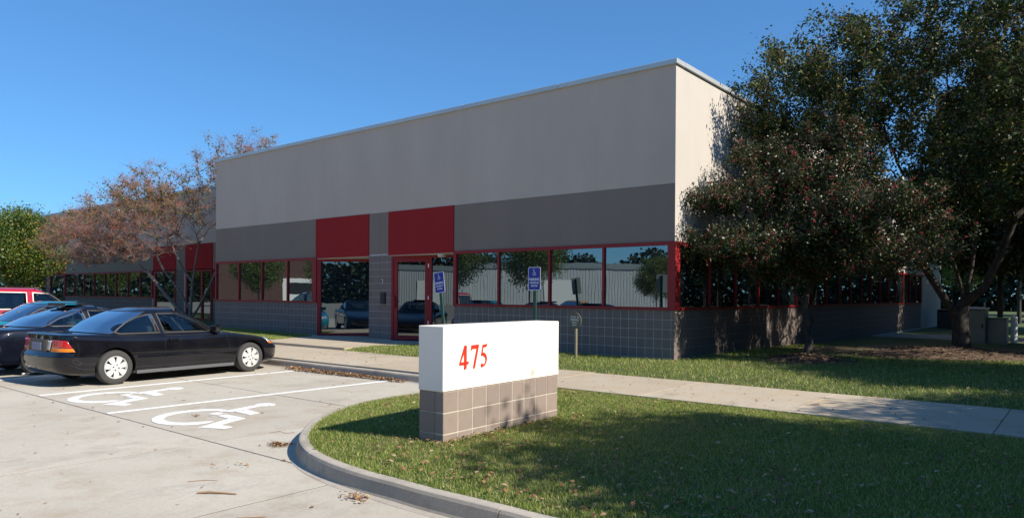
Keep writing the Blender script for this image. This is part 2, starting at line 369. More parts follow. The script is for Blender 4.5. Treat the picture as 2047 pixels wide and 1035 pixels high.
# lawn
def lawn_z(x, y):
    x = np.asarray(x, float); y = np.asarray(y, float)
    z = np.where(y > -2.2, -.005, np.where(y > -2.8, -.005-(-2.2-y)/.6*.05, -.13))
    z = np.where(y > 3, -.005-.014*(np.minimum(y, 18)-3), z)
    z = z+np.where(x < -12.6, np.clip((-12.6-x)*.012, 0, .05)*(y > -2.2), 0)
    for cx, cy, r, h in ((2.05, 2.2, 1.0, .06), (4.3, 6.7, 2.0, .13)):
        d = np.hypot(x-cx, y-cy); z = z+h*np.clip(1-d/r, 0, 1)
    return z+(vnoise(x, y, .8, 5)-.5)*.03*(y > -2.5)
def grid_lawn(name, x0, x1, y0, y1, nx, ny, mat, **k):
    X, Y = np.meshgrid(np.linspace(x0, x1, nx), np.linspace(y0, y1, ny)); Z = lawn_z(X, Y)
    V = np.stack([X, Y, Z], -1).reshape(-1, 3); I = np.arange(nx*ny).reshape(ny, nx)
    F = np.stack([I[:-1, :-1], I[:-1, 1:], I[1:, 1:], I[1:, :-1]], -1).reshape(-1, 4)
    return link(name, mesh_np(name, V, F, True), mat, **k)
grid_lawn('lawn', -62, 30, -2.84, 17.2, 460, 110, M_lawn, kind='structure')
# island lawn inside the kerb
inner = offs(KPs, .112); inner = inner[(inner[:, 0] > -1.0) & (inner[:, 1] < -5.0)]
poly = [tuple(p) for p in inner]+[(15.8, -4.92), (-.9, -4.92)]
def inpoly(x, y, P):
    x = np.asarray(x); y = np.asarray(y); c = np.zeros(x.shape, bool); n = len(P)
    for i in range(n):
        x1, y1 = P[i]; x2, y2 = P[(i+1) % n]
        if y1 == y2: continue
        cr = ((y1 > y) != (y2 > y)) & (x < (x2-x1)*(y-y1)/(y2-y1)+x1); c ^= cr
    return c
PA = np.array(poly)
def edge_d(x, y):
    d = np.full(np.shape(x), 9.0)
    for i in range(len(inner)): d = np.minimum(d, np.hypot(x-inner[i, 0], y-inner[i, 1]))
    return d
def isl_z(x, y):
    d = np.minimum(edge_d(x, y), np.abs(np.asarray(y)+4.92)+.05)
    return -.085+.065*np.clip(d/1.1, 0, 1)**.8+(vnoise(x, y, 1.3, 2)-.5)*.02
pts = [p for p in poly]
gx, gy = np.meshgrid(np.arange(-.8, 15.8, .22), np.arange(-10.1, -4.95, .22)); gx = gx.ravel()+rng.uniform(-.05, .05, gx.size); gy = gy.ravel()+rng.uniform(-.05, .05, gy.size)
ok = inpoly(gx, gy, poly) & (edge_d(gx, gy) > .1) & (gy < -5.0); gx, gy = gx[ok], gy[ok]
vs = [Vector(p) for p in poly]+[Vector((a_, b_)) for a_, b_ in zip(gx, gy)]
res = mgeo.delaunay_2d_cdt(vs, [], [list(range(len(poly)))], 1, 1e-5)
vv = np.array([v[:] for v in res[0]]); zz = isl_z(vv[:, 0], vv[:, 1])
link('lawn', mesh_py('lawn', np.c_[vv, zz], [tuple(f) for f in res[2]], True), M_lawn, kind='structure')
plane('lawn', 15.8, 70, -60, 17.2, -.10, M_lawn, kind='structure')
# ground beyond the building corner: drive and far lawns
plane('drive', -2, 60, 17.3, 21.6, -.24, M_far, kind='structure')
plane('lawn', -2, 90, 21.62, 90, -.26, M_field, kind='structure')

# painted lines and wheelchair symbols
def flat(name, polys, z, mat, parent=None, **k):
    b = MB()
    for P in polys:
        if sum((P[i-1][0]*P[i][1]-P[i][0]*P[i-1][1]) for i in range(len(P))) < 0: P = P[::-1]
        b.prism(P, z-.003, z)
    return b.build(name, mat, parent, **k)
ZP = ZL+.0055
lines = [(-3.06, -9.93, -3.06, -5.24), (-5.50, -9.93, -5.72, -5.36), (-8.18, -9.9, -8.3, -5.3), (-10.8, -9.9, -10.9, -5.3), (-13.4, -9.9, -13.45, -5.3), (-16, -9.9, -16, -5.3), (-18.6, -9.9, -18.6, -5.3), (-21.2, -9.9, -21.2, -5.3)]
where = ['between the two wheelchair symbols', 'between the wheelchair symbol and the black coupe', 'between the black coupe and the dark hatchback', 'between the dark hatchback and the teal car', 'between the teal car and the red van', 'left of the red van', 'second stall left of the red van', 'third stall left of the red van']
for (x0, y0, x1, y1), wl in zip(lines, where):
    flat('stall_line', [[(x0-.045, y0), (x0+.045, y0), (x1+.045, y1), (x1-.045, y1)]], ZP, M_white, label='white painted stall line on the concrete '+wl, cat='parking line', group='painted stall lines')
isa_ring_o = [(-2.10, -8.80), (-2.20, -8.78), (-2.33, -8.83), (-2.45, -8.96), (-2.51, -9.12), (-2.52, -9.30), (-2.48, -9.45), (-2.36, -9.62), (-2.22, -9.74), (-2.03, -9.82), (-1.84, -9.84), (-1.66, -9.80), (-1.52, -9.70), (-1.44, -9.56), (-1.44, -9.44), (-1.49, -9.33)]
isa_ring_i = [(-2.12, -8.90), (-2.19, -8.90), (-2.27, -8.96), (-2.34, -9.06), (-2.38, -9.18), (-2.38, -9.30), (-2.35, -9.40), (-2.27, -9.52), (-2.18, -9.60), (-2.05, -9.67), (-1.90, -9.69), (-1.76, -9.67), (-1.66, -9.60), (-1.59, -9.50), (-1.57, -9.43), (-1.55, -9.38)]
head = [(-2.19+.145*math.cos(k/20*6.283), -8.19+.13*math.sin(k/20*6.283)) for k in range(20)]
def isa(dx, dy):
    P = []
    for i in range(len(isa_ring_o)-1): P.append([isa_ring_o[i], isa_ring_o[i+1], isa_ring_i[i+1], isa_ring_i[i]])
    P += [head, [(-2.26, -8.30), (-2.12, -8.31), (-2.04, -8.62), (-1.97, -8.82), (-2.10, -8.87)],
          [(-2.06, -8.57), (-1.62, -8.63), (-1.60, -8.79), (-2.0, -8.78)], [(-2.03, -9.11), (-2.08, -8.96), (-1.96, -8.94), (-1.90, -9.06)],
          [(-1.82, -9.10), (-1.84, -8.97), (-1.40, -8.96), (-1.48, -9.11)], [(-1.52, -9.11), (-1.40, -8.96), (-1.20, -9.42), (-1.23, -9.66)],
          [(-1.21, -9.40), (-.98, -9.37), (-.94, -9.50), (-1.23, -9.64)]]
    return [[(x+dx, y+dy) for x, y in p] for p in P]
for dx, dy, lb in ((0, 0, 'white wheelchair symbol painted on the empty stall nearest the white sign'), (-2.62, -.02, 'white wheelchair symbol painted beside the black coupe')):
    flat('wheelchair_marking', isa(dx, dy), ZP+.0005, M_white, label=lb, cat='pavement marking', group='wheelchair symbols on the stalls')

# ------------------------------------------------------------------ the building
HD, SL, BD, TOP, CB = 2.495, 1.044, 3.716, 6.319, 6.217
bld = empty('office_building', (0, 0, 0), label='long single storey office building with pale stucco, red panels and brown block base', cat='building')
XL = -18.69; YB = 34.0
def part(name, m, b, parent=bld, **k): return b.build(name, m, parent, **k)
TH = .25
part('upper_wall', M_light, MB().box(XL, 0, 0, TH, BD+.001, CB))
part('upper_wall', M_cream, MB().box(-TH, .002, TH+.003, YB, HD, CB), label='sunlit cream side wall')
# thin cream return at the corner so that the sunny side reads as one plane
MB().box(.0005, .002, .001, TH+.002, HD+.002, CB-.002).build('corner_trim', M_cream, bld)
for x0, x1, mt, yo, nm in ((XL, -12.475, M_dark, 0, 'grey_band'), (-12.472, -9.862, M_red, -.02, 'red_panel'), (-9.859, -9.002, M_dark, 0, 'grey_band'), (-8.999, -6.392, M_red, -.02, 'red_panel'), (-6.389, 0, M_dark, 0, 'grey_band')):
    zb = HD if mt is M_dark else HD-.035
    if x0 == -9.859: zb = 2.515
    part(nm, mt, MB().box(x0, x1, yo, TH, zb+.001, BD-.001, .004))
M_soffit = simple('soffit', (.55, .48, .36), .7)
part('soffit', M_soffit, MB().box(-12.45, -9.88, -.005, 1.4, HD-.055, HD-.036))
part('soffit', M_soffit, MB().box(-8.98, -6.41, -.005, 1.4, HD-.055, HD-.036))
part('inner_wall', M_dark, MB().box(-12.45, -6.4, 1.35, 1.5, 0, BD))
part('side_wall_core', M_dark, MB().box(XL, XL+.2, TH, YB, -.2, CB).box(XL+.2, -.3, YB-.2, YB, -.3, CB))
part('roof', simple('roof_membrane', (.4, .4, .38), .9), MB().box(XL+.1, -.1, .1, YB-.1, 6.0, 6.05))
# coping in lengths
x = 0.05; k = 0
while x > XL-.05+.01:
    x2 = max(XL-.05, x-3.05); MB().box(x2+.004, x-(0 if k == 0 else .004)-.0, -.055, .34, CB-.004+.001*(k % 2), TOP+.001*(k % 2), .006).build('coping', M_coping, bld); x = x2; k += 1
y = .343; k = 0
while y < YB:
    MB().box(-.33, .055, y+.003, min(y+3.05, YB), CB-.004+.001*(k % 2), TOP+.001*(k % 2), .006).build('coping', M_coping, bld); y += 3.05; k += 1
# block base: mortar walls with block faces standing 6 mm proud
BP = .2032; R0 = .8396
core = MB().box(XL, -12.42, .003, .2, -.25, SL-.002).box(-6.37, -.006, .003, .2, -.25, SL-.002).box(-.2, -.006, .206, 28.2, -.45, SL-.002).box(-9.855, -8.865, .003, 1.4, -.2, 2.513)
part('mortar_wall', M_mortar, core)
blk = MB().box(-.0975, .0975, 0, .09, -.0975, .0975, .004).mesh('block'); blk.materials.append(M_block)
blk_half = MB().box(-.032, .032, 0, .09, -.0975, .0975, .004).mesh('block'); blk_half.materials.append(M_block)
rest = MB(); nblk = 0
def put(me, x, z):
    global nblk
    o = bpy.data.objects.new('block', me); COL.objects.link(o); o.parent = bld; o.location = (x, rnd.uniform(-.001, .001), z); nblk += 1
def rows_to(z0, ztop=SL):
    out = []; z = R0+BP/2
    while z-BP/2 > -.28: out.append(z); z -= BP
    return out
rws = rows_to(-.2)[:6]
for ci in range(31):                                         # right of the door
    xc = -.0771-BP*(ci+.5)
    for z in rws[:5]: put(blk, xc, z)
for z in rws[:6]:
    rest.box(-.0731, -.0005, 0, .09, z-.0975, z+.0975, .003)     # corner half block, front
for ci in range(31):
    for z in rws[5:6]: rest.box(-.0771-BP*(ci+.5)-.0975, -.0771-BP*(ci+.5)+.0975, .001, .09, z-.0975, z+.0975)
for r in range(13):                                          # pilaster
    z = R0+BP/2+BP*8-BP*r
    for ci in range(5): 
        xc = -9.855+.198*(ci+.5)
        if z+.0975 > 2.515: continue
        if z > -.1: put(blk, xc, z)
nleft = 0
for ci in range(31):
    xc = -12.43-BP*(ci+.5)
    for z in rws[:5]:
        if nblk < 300: put(blk, xc, z)
        else: rest.box(xc-.0975, xc+.0975, .0, .09, z-.0975, z+.0975)
yy = .0
ny = int(28.0/BP)
for ci in range(ny):
    y0 = ci*BP+.004
    for z in rows_to(-.4)[:7]:
        if z+.0975 < -.42: continue
        rest.box(-.09 if ci else -.06, -.0, y0+(.0 if ci else -.003), y0+.195, z-.0975, z+.0975)
part('block_courses', M_block, rest, kind='stuff')
part('side_wall_core', M_cream, MB().box(-.2, -.001, 28.21, YB, -.45, HD))

# windows
def ribbon(name, edges, z0, z1, yoff=-.03, fw=.075, mw=.055, glass=M_glass, left=.07, right=.07, parent=bld, depth=.12, xf=None):
    """window frame in the XZ plane facing -Y with panes between the given edges; xf maps a point"""
    b = MB(); xa, xb = edges[0], edges[-1]
    b.box(xa, xb, yoff, yoff+depth, z0, z0+.062).box(xa, xb, yoff, yoff+depth, z1-fw, z1)
    b.box(xa, xa+left, yoff, yoff+depth, z0+.062, z1-fw).box(xb-right, xb, yoff, yoff+depth, z0+.062, z1-fw)
    if xf: b.v = [xf(v) for v in b.v]
    fr = b.build(name, M_frame, parent)
    for q in edges[1:-1]:
        m_ = MB().box(q-mw/2, q+mw/2, yoff+.006, yoff+depth-.01, z0+.062, z1-fw)
        if xf: m_.v = [xf(v) for v in m_.v]
        m_.build('mullion', M_frame, fr)
    for i in range(len(edges)-1):
        g0 = edges[i]+(left if i == 0 else mw/2); g1 = edges[i+1]-(right if i == len(edges)-2 else mw/2)
        t_ = rnd.uniform(-.0012, .0012); t2_ = rnd.uniform(-.0012, .0012)
        V = [(g0, yoff+.05+t_, z0+.062), (g1, yoff+.05-t_, z0+.062), (g1, yoff+.05-t_+t2_, z1-fw), (g0, yoff+.05+t_+t2_, z1-fw),
             (g0, yoff+.06+t_, z0+.062), (g1, yoff+.06-t_, z0+.062), (g1, yoff+.06-t_+t2_, z1-fw), (g0, yoff+.06+t_+t2_, z1-fw)]
        if xf: V = [xf(v) for v in V]
        link('pane', mesh_py('pane', V, [(0, 1, 2, 3), (7, 6, 5, 4), (0, 4, 5, 1), (1, 5, 6, 2), (2, 6, 7, 3), (3, 7, 4, 0)]), glass, fr)
    return fr
ribbon('window_frame', [-6.385, -4.83, -3.245, -1.74, 0.0], SL, HD, right=.15, left=.10)
ribbon('window_frame', [-18.68, -17.05, -15.56, -14.03, -12.42], SL, HD, left=.09, right=.22)
ys = [.125, 1.78]+[1.78+1.545*k for k in range(1, 17)]+[27.9]
def side_xf(v): return (-v[1], v[0], v[2])
ribbon('window_frame', ys, SL, HD, glass=M_glass2, left=.07, right=.07, xf=side_xf)
part('wall_backing', M_black, MB().box(XL+.3, -12.5, .13, .15, SL, HD).box(-6.3, -.2, .13, .15, SL, HD).box(-.16, -.14, .2, 27.9, SL, HD))
part('corner_post', M_frame, MB().box(-.10, .0285, -.0285, .124, SL, HD))
# angled storefronts in the two recesses
def ang_xf(x0, y0, x1, y1):
    L = math.hypot(x1-x0, y1-y0); cx, cy = (x1-x0)/L, (y1-y0)/L
    return L, (lambda v: (x0+v[0]*cx-v[1]*cy, y0+v[0]*cy+v[1]*cx, v[2]))
L1, f1 = ang_xf(-12.40, .01, -10.9, .92)
ribbon('window_frame', [0, L1+.3], .03, HD-.06, glass=M_glass, left=.12, right=.06, xf=f1)
L2, f2 = ang_xf(-8.86, .01, -6.45, .80)
# door leaf + sidelight
zt = HD-.06
b = MB().box(0, .07, -.03, .1, .02, zt).box(.07, L2, -.03, .1, zt-.06, zt).box(1.20, 1.30, -.03, .1, .02, zt-.06).box(L2-.06, L2, -.03, .1, .02, zt-.06).box(1.30, L2-.06, -.03, .1, .02, .10)
b.v = [f2(v) for v in b.v]; dfr = b.build('door_frame', M_frame, bld)
b = MB().box(.08, .20, -.02, .04, .045, zt-.065).box(1.08, 1.19, -.02, .04, .045, zt-.065).box(.20, 1.08, -.02, .04, zt-.17, zt-.065).box(.20, 1.08, -.02, .04, .045, .17)
b.v = [f2(v) for v in b.v]; door = b.build('door', M_frame, bld)
for x0, x1, z0, z1, par in ((.20, 1.08, .17, zt-.17, door), (1.30, L2-.06, .10, zt-.06, dfr)):
    b = MB().box(x0, x1, .005, .018, z0, z1); b.v = [f2(v) for v in b.v]; b.build('pane', M_doorglass, par)
b = MB().box(.10, .135, -.07, -.02, .95, 1.30).box(.10, .20, -.05, -.02, 1.12, 1.16); b.v = [f2(v) for v in b.v]; b.build('handle', M_frame, door)
b = MB().box(.05, L2, -.09, .06, .0, .02); b.v = [f2(v) for v in b.v]; b.build('threshold', M_steel, bld)
for zz_ in (.5, 1.2, 2.1):
    b = MB().box(1.185, 1.215, -.04, -.02, zz_, zz_+.1); b.v = [f2(v) for v in b.v]; b.build('hinge', M_steel, door)
part('recess_wall', M_dark, MB().box(-6.44, -6.37, .2, 1.35, 0, HD-.06))
part('mail_slot', M_black, MB().box(-9.30, -9.10, -.05, .0, 1.06, 1.38, .008).box(-9.27, -9.13, -.056, -.05, 1.10, 1.20))
part('door_bell', M_coping, MB().box(-9.29, -9.22, -.02, .0, 1.66, 1.78, .004)); part('door_bell_plate', M_black, MB().box(-9.285, -9.245, -.024, -.02, 1.68, 1.75))
part('soffit_light', simple('lamp_housing', (.6, .55, .40), .5), MB().lathe([(0, HD-.14), (.10, HD-.14), (.12, HD-.12), (.12, HD-.056)], 20, 'z', (-6.95, .12, 0)), smooth=True)

# the set-back wing on the left
YW = 3.5
wg = empty('office_wing', (-30, YW, 0), label='set back left wing of the office building behind the bare branched tree', cat='building')
def wpart(name, m, b, **k):
    b.v = [(v[0]+30, v[1]-YW, v[2]) for v in b.v]; return b.build(name, m, wg, **k)
wpart('upper_wall', M_light, MB().box(-62, XL-.01, YW, YW+.25, BD, 6.3))
wpart('coping', M_coping, MB().box(-62, XL-.01, YW-.05, YW+.3, 6.3, 6.42))
wpart('roof', M_light, MB().box(-62, XL-.02, YW+.3, YW+18, 6.1, 6.15))
def band(x0, x1, m, yo=0, nm='grey_band', zb=HD): wpart(nm, m, MB().box(x0+.002, x1-.002, YW+yo, YW+.25, zb, BD-.002))
band(-62, -49.6, M_dark); band(-49.6, -46.9, M_red, -.02, 'red_panel'); band(-46.9, -46.1, M_dark); band(-46.1, -43.6, M_red, -.02, 'red_panel')
band(-43.6, -31.5, M_dark); band(-31.5, -29.0, M_red, -.02, 'red_panel'); band(-29.0, -28.05, M_dark); band(-28.05, -25.4, M_red, -.02, 'red_panel'); band(-25.4, XL, M_dark)
M_blk2 = block_mat('wing_block', (.15, .128, .12))
cw = MB()
for x0, x1, z1 in ((-62, -49.7, SL), (-46.85, -46.15, HD), (-43.6, -31.5, SL), (-29, -28.05, HD), (-25.4, XL-.01, SL)): cw.box(x0, x1, YW+.006, YW+.2, -.3, z1)
wpart('mortar_wall', M_mortar, cw)
wb = MB()
for x0, x1, z1 in ((-49.7-2, -49.7, SL), (-46.85, -46.15, HD), (-43.6, -31.5, SL), (-29, -28.05, HD), (-25.4, XL-.01, SL)):
    n_ = int((x1-x0)/BP); zz_ = z1-BP/2
    while zz_ > -.2:
        for i in range(n_): wb.box(x0+BP*i+.004, x0+BP*(i+1)-.004, YW, YW+.09, zz_-.0975, zz_+.0975)
        zz_ -= BP
wpart('block_courses', M_blk2, wb, kind='stuff')
wpart('wall_backing', M_black, MB().box(-61.5, XL-.3, YW+.16, YW+.2, 0, HD))
def wxf(v): return (v[0]+30, v[1]+YW-YW, v[2])
def wrib(ed, z0=SL, z1=HD, **k): ribbon('window_frame', ed, z0, z1, parent=wg, xf=wxf, **k)
wrib([-43.6]+[-42.1+1.515*i for i in range(7)]+[-31.55], right=.15)
wrib([-61, -59, -57, -55, -53, -51.3, -49.7]); wrib([-49.6, -46.87], .02, HD-.05); wrib([-46.13, -43.65], .02, HD-.05)
wrib([-31.4, -29.02], .02, HD-.05, left=.2); wrib([-28.0, -26.4, -25.45], .02, HD-.05, left=.15, right=.1, mw=.16); wrib([-25.35, -23.6, -22, -20.4, -18.8])

# ------------------------------------------------------------------ main sign
SGN = empty('address_sign', (2.184, -9.10, 0), math.radians(2.0), label='low white address sign with red 475 on a brown block base', cat='sign')
LN, TK, BPH = 1.905, .305, .2117
# local: x = 0 is the sunny face, +y along the sign, body towards -x
MB().box(-TK+.004, -.004, .004, LN-.004, -.15, .448).build('core', M_mortar_sign, SGN)
MB().box(-TK-.006, .006, -.010, LN+.010, .4485, 1.052, .006).build('cap', M_signwhite, SGN)
sblk = MB().box(-.09, 0, -.1025, .1025, -.0945, .0945, .005).mesh('block'); sblk.materials.append(M_signblock)
for r in range(3):
    zc = .448-.0985-.197*r
    for i in range(9):
        o = bpy.data.objects.new('block', sblk); COL.objects.link(o); o.parent = SGN; o.location = (rnd.uniform(-.0015, .0015), BPH*(i+.5), zc)
        if i and 0 < i < 8:
            o2 = bpy.data.objects.new('block', sblk); COL.objects.link(o2); o2.parent = SGN; o2.rotation_euler = (0, 0, math.pi); o2.location = (-TK, BPH*(i+.5), zc)
    for y0, sg in ((0, 1), (LN, -1)):
        MB().box(-.10+.004-.003, -.0905, min(y0, y0+sg*.09), max(y0, y0+sg*.09), zc-.0945, zc+.0945).build('block', M_signblock, SGN)
        MB().box(-TK, -.105, min(y0-.0015*sg, y0+sg*.09), max(y0-.0015*sg, y0+sg*.09), zc-.0945, zc+.0945, .004).build('block', M_signblock, SGN)
# digits: outlines in (y, z), units of the digit height, traced as filled shapes
def digit(polys, y0, z0, h, nm):
    b = MB()
    for P in polys:
        if sum((P[i-1][0]*P[i][1]-P[i][0]*P[i-1][1]) for i in range(len(P))) < 0: P = P[::-1]
        n = len(P); V = [(.0062, y0+u*h, z0+v*h) for u, v in P]+[(.014, y0+u*h, z0+v*h) for u, v in P]
        b.add(V, [tuple(range(n-1, -1, -1)), tuple(range(n, 2*n))]+[(i, (i+1) % n, n+(i+1) % n, n+i) for i in range(n)])
    b.build(nm, M_digit, SGN)
d4 = [[(-.02, .24), (.05, .24), (.37, .83), (.39, 1.0), (.31, 1.0)], [(-.02, .25), (-.02, .145), (.56, .165), (.61, .285), (.02, .27)], [(.29, -.04), (.37, -.06), (.45, 0.0), (.45, 1.0), (.37, 1.0), (.29, .80)]]
d7 = [[(.0, .74), (.02, .74), (.10, .83), (.50, .84), (.56, 1.0), (.05, .99)], [(.44, .95), (.57, 1.0), (.29, -.04), (.18, -.07), (.19, .06)]]
def arc5():
    P = []; c = (.10, .32)
    outer = [(.13, .62), (.22, .60), (.31, .54), (.37, .45), (.40, .34), (.38, .22), (.32, .10), (.22, .01), (.10, -.04), (.02, -.03), (-.03, .02), (-.02, .07)]
    inn = [(.13, .48), (.19, .46), (.25, .41), (.29, .35), (.31, .28), (.295, .20), (.255, .13), (.20, .09), (.14, .08), (.08, .11), (.03, .14), (-.01, .11)]
    return [[outer[i], outer[i+1], inn[i+1], inn[i]] for i in range(len(outer)-1)]
d5 = [[(.10, .97), (.14, .86), (.36, .87), (.42, .98), (.40, 1.0)], [(.09, .96), (.145, .90), (.075, .56), (.06, .485), (-.02, .48)], [(-.02, .48), (.13, .50), (.13, .62), (.04, .60)]]+arc5()
y475 = .215
digit(d4, y475, .648, .215, 'digit'); digit(d7, y475+.158, .648, .215, 'digit'); digit(d5, y475+.318, .648, .215, 'digit')

# ------------------------------------------------------------------ small signs
def text_mesh(body, size, mat, parent, loc, rot, name='lettering', sx=1.0, bold=0.0):
    cu = bpy.data.curves.new('t', 'FONT'); cu.body = body; cu.size = size; cu.align_x = 'CENTER'; cu.align_y = 'CENTER'; cu.extrude = .0006; cu.offset = bold; cu.resolution_u = 3
    o = bpy.data.objects.new('t', cu); COL.objects.link(o); dg = bpy.context.evaluated_depsgraph_get(); me = bpy.data.meshes.new_from_object(o.evaluated_get(dg)); bpy.data.objects.remove(o)
    me.materials.clear(); me.transform(Matrix.Diagonal((sx, 1, 1, 1)))
    n = link(name, me, mat, parent); n.location = loc; n.rotation_euler = rot; return n
def rrect(w_, h_, r, n=5):
    P = []
    for cx, cy, a0 in ((w_/2-r, h_/2-r, 0), (-w_/2+r, h_/2-r, 90), (-w_/2+r, -h_/2+r, 180), (w_/2-r, -h_/2+r, 270)):
        for k in range(n+1): t_ = math.radians(a0+90*k/n); P.append((cx+r*math.cos(t_), cy+r*math.sin(t_)))
    return P
def xz(b, y=0): b.v = [(v[0], y-v[2], v[1]) for v in b.v]; return b
def parking_sign(x, y, zc, tilt, lean, label, rz=0):
    s = empty('parking_sign', (x, y, -.1), rz, label=label, cat='sign', group='accessible parking signs')
    s.rotation_euler = (lean, tilt, rz); zc += .1
    pr = MB().box(-.030, .030, .004, .012, 0, zc+.2); pr.box(-.034, -.026, .004, .034, 0, zc+.2).box(.026, .034, .004, .034, 0, zc+.2); pr.build('post', M_green, s)
    W, H = .305, .457
    bd_ = xz(MB().prism(rrect(W, H, .035), 0, .003)); bd_.v = [(v[0], v[1], v[2]+zc) for v in bd_.v]; board = bd_.build('board', M_signw, s)
    b2 = xz(MB().prism(rrect(W-.022, H-.022, .028), 0, .0012), -.003); b2.v = [(v[0], v[1], v[2]+zc) for v in b2.v]; b2.build('blue_face', M_blue, board)
    rot = (math.radians(90), 0, 0)
    text_mesh('PARKING', .070, M_signw, board, (0, -.0052, zc-.015), rot, sx=.86, bold=.0016)
    text_mesh('IMPROPER USE', .045, M_signw, board, (0, -.0052, zc-.082), rot, sx=.72, bold=.0012)
    text_mesh('$100 FINE', .045, M_signw, board, (0, -.0052, zc-.140), rot, sx=.80, bold=.0012)
    iw = MB(); yb = -.0052
    def st(pts, r):
        for i in range(len(pts)-1):
            (x0, z0), (x1, z1) = pts[i], pts[i+1]; L = math.hypot(x1-x0, z1-z0) or 1; nx, nz = -(z1-z0)/L*r, (x1-x0)/L*r
            iw.add([(x0+nx, yb, z0+nz+zc), (x1+nx, yb, z1+nz+zc), (x1-nx, yb, z1-nz+zc), (x0-nx, yb, z0-nz+zc)], [(0, 1, 2, 3)])
    st([(.03*math.cos(t_)-.005, .098+.03*math.sin(t_)) for t_ in [math.radians(d) for d in range(150, 385, 15)]], .0042)
    st([(-.012, .168), (-.008, .118), (.018, .116), (.034, .084), (.046, .09)], .0052); st([(-.010, .142), (.014, .140)], .0042)
    st([(-.013, .168), (-.013, .184)], .0075); iw.build('wheelchair_symbol', M_signw, board)
    for dz in (.2, -.2):
        q = MB().lathe([(0, -.006), (.006, -.006), (.007, 0)], 8, 'y', (0, 0, zc+dz)); q.build('bolt', M_steel, board)
    return s
parking_sign(-1.68, -3.0+.35, 1.665, 0, 0, 'upright blue accessible parking sign on a green post in front of the right windows')
parking_sign(-4.08, -2.65, 1.62, math.radians(-7.0), 0, 'leaning blue accessible parking sign on a green post in front of the glass door')
rs = empty('round_sign', (-1.85, -.95, 0), math.radians(0), label='round olive sign on a wooden stake before the block wall', cat='sign')
MB().tube([(0, .02, -.1), (.006, .02, .4), (0, .02, .68)], [.033, .028, .03], 8).build('stake', M_wood, rs, smooth=True)
dsc = xz(MB().prism([(.162*math.cos(k/28*6.283), .175*math.sin(k/28*6.283)) for k in range(28)], 0, .018), -.012); dsc.v = [(v[0], v[1], v[2]+.80) for v in dsc.v]
disc = dsc.build('board', M_olive, rs)
for tx, zz_, sz, sx_ in (('475 S.W. 5th', .875, .062, .66), ('PARKING', .815, .066, .78), ('ONLY', .752, .062, .85)):
    text_mesh(tx, sz, M_olivetxt, disc, (0, -.0315, zz_), (math.radians(90), 0, 0), sx=sx_, bold=.001)
ar = MB(); yb = -.0315
for P in ([(-.04, .696), (.055, .696), (.055, .706), (-.04, .706)], [(-.06, .701), (-.03, .725), (-.03, .677)]): ar.add([(x_, yb, z_) for x_, z_ in P], [tuple(range(len(P)))])
ar.build('arrow', M_olivetxt, disc)

